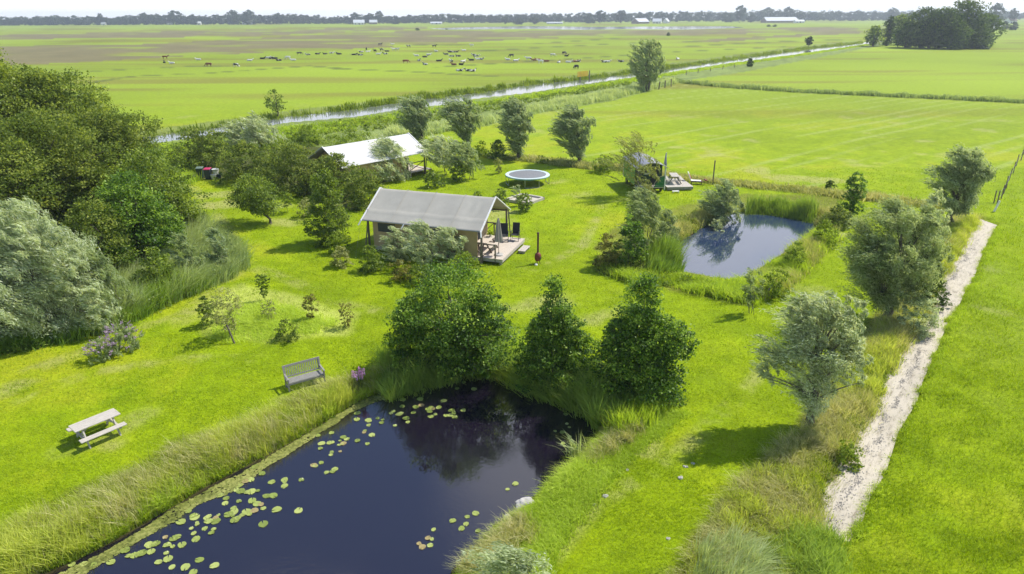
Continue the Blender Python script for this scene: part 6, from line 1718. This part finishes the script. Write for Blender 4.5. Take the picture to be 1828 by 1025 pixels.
post_fence('fence of wooden posts running up the right edge from the dry ditch', [(1450 + x / 3.942, 220 + y / 3.942) for x, y in fp] + [(1834, 262), (1842, 250)], 1.15)
post_fence('short wooden fence right of the tall poplar', [(1176, 160), (1187, 157), (1198, 155)], 1.6, True, 'frame', .12)
post_fence('line of small posts along the canal dyke at right', [(1225, 134), (1246, 131), (1268, 127.5), (1290, 124), (1311, 121)], 1.1, True, 'frame', .09)
b = P(1777, 378); o = MB().box((0, 0, .45), (.12, .12, .95), (.0, .25, 0), bev=.01).build('white_post', M['white']); o.location = (b[0], b[1], 0)
tag(o, 'short leaning white post at the first fence post by the ditch head', 'post')
b = P(1368, 530); o = MB().bar((-.15, 0, 0), (.25, .0, .75), .09).build('leaning_stake', M['teak']); o.location = (b[0], b[1], 0)
tag(o, 'grey leaning stake beside the twiggy sapling', 'post')
b = P(419, 614); o = MB().bar((0, 0, 0), (-.28, .1, 1.0), .06).build('leaning_stake', M['bark']); o.location = (b[0], b[1], 0)
tag(o, 'brown leaning stake under the largest pale sapling', 'post')

# ------------------------------------------------------------------ lily pads, algae, stones
M['pad_'] = leafmat('lily_pad', (.13, .17, .035), (.27, .33, .07), (.42, .47, .14), trans=.1, rough=.35)
M['padold'] = leafmat('old_lily_pad', (.28, .22, .08), (.42, .34, .16), (.5, .42, .28), trans=.1, rough=.4)
M['algae'] = leafmat('algae_mat', (.07, .085, .015), (.19, .21, .045), (.36, .36, .11), trans=.05, rough=.6)
def pad_mesh(seed, mat):
    rg = np.random.default_rng(seed); n = 22; bm = bmesh.new()
    c = bm.verts.new((0, 0, .004)); vs = []
    sx = rg.uniform(.8, .95)
    for j in range(n):
        a = .16 + (2 * math.pi - .32) * j / (n - 1)
        r = 1 + .04 * math.sin(3 * a + seed)
        vs.append(bm.verts.new((r * math.cos(a), r * sx * math.sin(a), .004 + .02 * rg.uniform())))
    for j in range(n - 1): bm.faces.new((c, vs[j], vs[j + 1]))
    lowv = bmesh.ops.extrude_face_region(bm, geom=bm.faces[:])
    bmesh.ops.translate(bm, verts=[v for v in lowv['geom'] if isinstance(v, bmesh.types.BMVert)], vec=(0, 0, -.012))
    bmesh.ops.recalc_face_normals(bm, faces=bm.faces)
    me = bpy.data.meshes.new('lily_pad'); bm.to_mesh(me); bm.free(); me.materials.append(mat)
    a = me.attributes.new('tint', 'FLOAT', 'FACE'); v = rg.uniform(.3, .9); a.data.foreach_set('value', np.full(len(me.polygons), v, np.float32))
    return me
pads = [pad_mesh(i, M['pad_']) for i in range(7)] + [pad_mesh(i, M['padold']) for i in range(7, 9)]
groups = [
    ('round lily pad floating over the dark tree reflection', [(675, 653), (735, 668), (726, 675), (705, 676), (753, 682), (767, 684), (779, 687), (787, 691), (800, 675), (811, 673), (828, 683), (842, 673), (856, 676), (838, 663), (813, 661), (845, 658), (797, 684), (744, 698), (750, 712), (718, 726), (751, 714), (783, 728), (777, 740), (767, 735), (816, 694), (846, 695)], .16),
    ('yellow green lily pad in the cluster below the left alder', [(690, 706), (687, 712), (702, 712), (698, 716), (719, 714), (718, 726), (698, 738), (712, 740), (716, 738), (738, 737), (806, 733), (772, 730), (764, 731), (784, 727), (792, 716), (827, 733), (804, 742), (812, 745), (752, 724), (770, 728), (728, 754), (725, 747), (750, 713), (742, 727), (769, 744), (796, 742), (810, 738)], .17),
    ('lily pad on the blue water near the bench bank', [(659, 752), (674, 747), (681, 755), (650, 772), (664, 777), (638, 738), (637, 749), (657, 750), (613, 792), (593, 790), (592, 773), (568, 778), (574, 792), (588, 791), (638, 787), (613, 781), (572, 801), (563, 832), (594, 842), (598, 838), (583, 844), (560, 831)], .17),
    ('lily pad in the loose swarm along the left shore', [(455, 834), (468, 846), (485, 861), (488, 885), (508, 868), (508, 857), (470, 908), (442, 879), (430, 877), (448, 857), (438, 860), (449, 878), (422, 875), (404, 890), (402, 899), (418, 914), (408, 919), (440, 914), (432, 920), (450, 894), (459, 900), (466, 901), (470, 936), (494, 910), (425, 925), (385, 925), (385, 931), (372, 931), (345, 921), (337, 913), (323, 932), (348, 924), (533, 912), (538, 857), (476, 886), (454, 912), (419, 929), (445, 918), (393, 885), (425, 868)], .18),
    ('lily pad near the lower left pond corner', [(310, 962), (325, 973), (298, 973), (316, 959), (350, 963), (265, 972), (278, 971), (250, 988), (270, 985), (240, 992), (198, 1004), (283, 1004), (300, 998), (356, 1000), (331, 1013), (345, 1022), (383, 1010), (307, 1013), (224, 983), (229, 993), (253, 988), (168, 1008), (128, 1008), (150, 1007)], .17),
    ('small lily pad in the sparse group before the right bank', [(849, 917), (834, 923), (832, 936), (824, 944), (808, 930), (853, 948), (774, 946), (764, 961), (771, 963), (768, 974), (748, 971), (754, 977), (920, 864), (906, 874), (1020, 718)], .14),
    ('tiny lily pad among the iris leaves at the right shore', [(1012, 722), (1007, 730), (1010, 740), (1012, 757), (1016, 763), (1004, 772), (1017, 780), (1005, 792), (1008, 797), (991, 770)], .12),
]
rgp = np.random.default_rng(12)
extra = []
for i_ in range(38):
    f = rgp.uniform(0, 1); x_ = 690 - 470 * f; y_ = 722 + 262 * f ** .95
    extra.append((x_ + abs(rgp.normal()) * 26 + 8, y_ + abs(rgp.normal()) * 12 + 5))
groups.append(('small pale lily pad close to the algae fringe of the left shore', extra, .12))
for lab, pts, r in groups:
    pts = sorted(pts)
    for ip, (x, y) in enumerate(pts):
        b = P(x, y, WL)
        k = int(rgp.integers(0, 7)) if rgp.uniform() > .07 else 7
        if lab.startswith('tiny') or lab.startswith('round'): k = k % 7
        o = link('lily_pad', pads[k]); rr = r * rgp.uniform(.55, .92)
        o.location = (b[0], b[1], WL + .004 + .004 * rgp.uniform()); o.scale = (rr, rr, 1); o.rotation_euler = (0, 0, rgp.uniform(0, 6.28))
        tag(o, lab + ', ' + ordinal(ip) + ' from left', 'lily pad', 'lily pads floating on the near pond')
def algae():
    rg = np.random.default_rng(6)
    shore = PL([(700, 696), (640, 721), (580, 758), (540, 784), (480, 820), (420, 856), (380, 876), (325, 904), (262, 945), (192, 988), (105, 1032), (0, 1080)], WL)
    seg = np.linalg.norm(np.diff(shore, axis=0), axis=1); cum = np.r_[0, np.cumsum(seg)]
    n = 4200; d = rg.uniform(0, cum[-1], n)
    X = np.interp(d, cum, shore[:, 0]); Y = np.interp(d, cum, shore[:, 1])
    wide = .02 + .34 * fnoise(d * .6, d * 0, 4, 2) * (1 + .7 * sstep(d, 9, 15))
    off = rg.uniform(-.35, 1, n) ** 1.0 * wide * 1.6
    tgx, tgy = -(shore[-1] - shore[0]) / np.linalg.norm(shore[-1] - shore[0])
    X += tgy * off; Y += -tgx * off
    C_ = np.stack([X, Y, WL + .006 + .012 * rg.uniform(0, 1, n)], 1)
    D = np.stack([rg.normal(size=n), rg.normal(size=n), np.zeros(n)], 1)
    Nn = np.array([0, 0, 1.0]) + rg.normal(size=(n, 3)) * .05
    V, F = leaf_quads(C_, D, Nn, rg.uniform(.06, .17, n), rg.uniform(.05, .14, n))
    big = fnoise(X * 1.5, Y * 1.5, 3, 2)
    tag(link('algae', npmesh('algae', V, F, np.clip(.5 * big + .5 * rg.uniform(0, 1, n), 0, 1)), M['algae']), 'yellow green algae and leaf scum along the left shore of the near pond', 'algae', kind='stuff')
algae()
def stone(label, px, py, r, mat='stone', z=None, seed=0):
    rg = np.random.default_rng(seed); b = P(px, py) if z is None else P(px, py, z)
    bm = bmesh.new(); bmesh.ops.create_icosphere(bm, subdivisions=3, radius=1)
    for v in bm.verts:
        f = 1 + .22 * math.sin(3 * v.co.x + seed) * math.cos(4 * v.co.y + seed * 2) + .12 * math.sin(9 * v.co.z + 5 * v.co.x) + rg.normal() * .02
        v.co = Vector((v.co.x * f * r * 1.2, v.co.y * f * r, v.co.z * f * r * .6))
    me = bpy.data.meshes.new('stone'); bm.to_mesh(me); bm.free()
    o = link('stone', me, M[mat]); o.location = (b[0], b[1], (terr(b[0], b[1]) if z is None else z) + r * .15); o.rotation_euler = (0, 0, seed)
    tag(o, label, 'stone', 'stones by the near pond')
stone('largest grey boulder on the right shore of the near pond', 938, 905, .30, z=WL + .12, seed=1)
stone('second boulder below the largest on the right shore', 925, 920, .17, z=WL + .08, seed=2)
stone('flat stone at the waterline below the boulders', 908, 927, .15, z=WL + .05, seed=3)
stone('small stone at the pond corner by the orange grass', 860, 985, .12, z=WL + .1, seed=4)
for i, (x, y) in enumerate([(1215, 853), (1226, 833), (1237, 827), (1081, 885), (1060, 900), (1222, 833), (1193, 961), (1120, 838)]):
    stone(['pale stone alone on the lawn right of the near pond', 'left pebble of the three close together on the lawn', 'right pebble of the three close together on the lawn', 'grey stone on the lawn near the pond bank', 'grey stone nearest the pond bank grass', 'middle pebble of the three close together on the lawn', 'dark stone low on the lawn towards the bottom edge', 'pebble between the bank grass and the right alder'][i], x, y, .055 if i not in (0, 3) else .08, 'stone', None, 10 + i)

# ------------------------------------------------------------------ haze
def haze():
    m, t = newmat('haze_air')
    pv = N(t, 'ShaderNodeVolumePrincipled'); pv.inputs['Density'].default_value = .00026; pv.inputs['Color'].default_value = (.84, .92, 1.0, 1)
    pv.inputs['Anisotropy'].default_value = .25
    o = N(t, 'ShaderNodeOutputMaterial'); t.links.new(pv.outputs[0], o.inputs['Volume'])
    ob = MB().box((0, 1450, 15.5), (9000, 4200, 38)).build('haze', m)
    ob.location = (0, 0, 0); tag(ob, 'thin bluish summer haze over the polder', 'haze', kind='stuff')
haze()
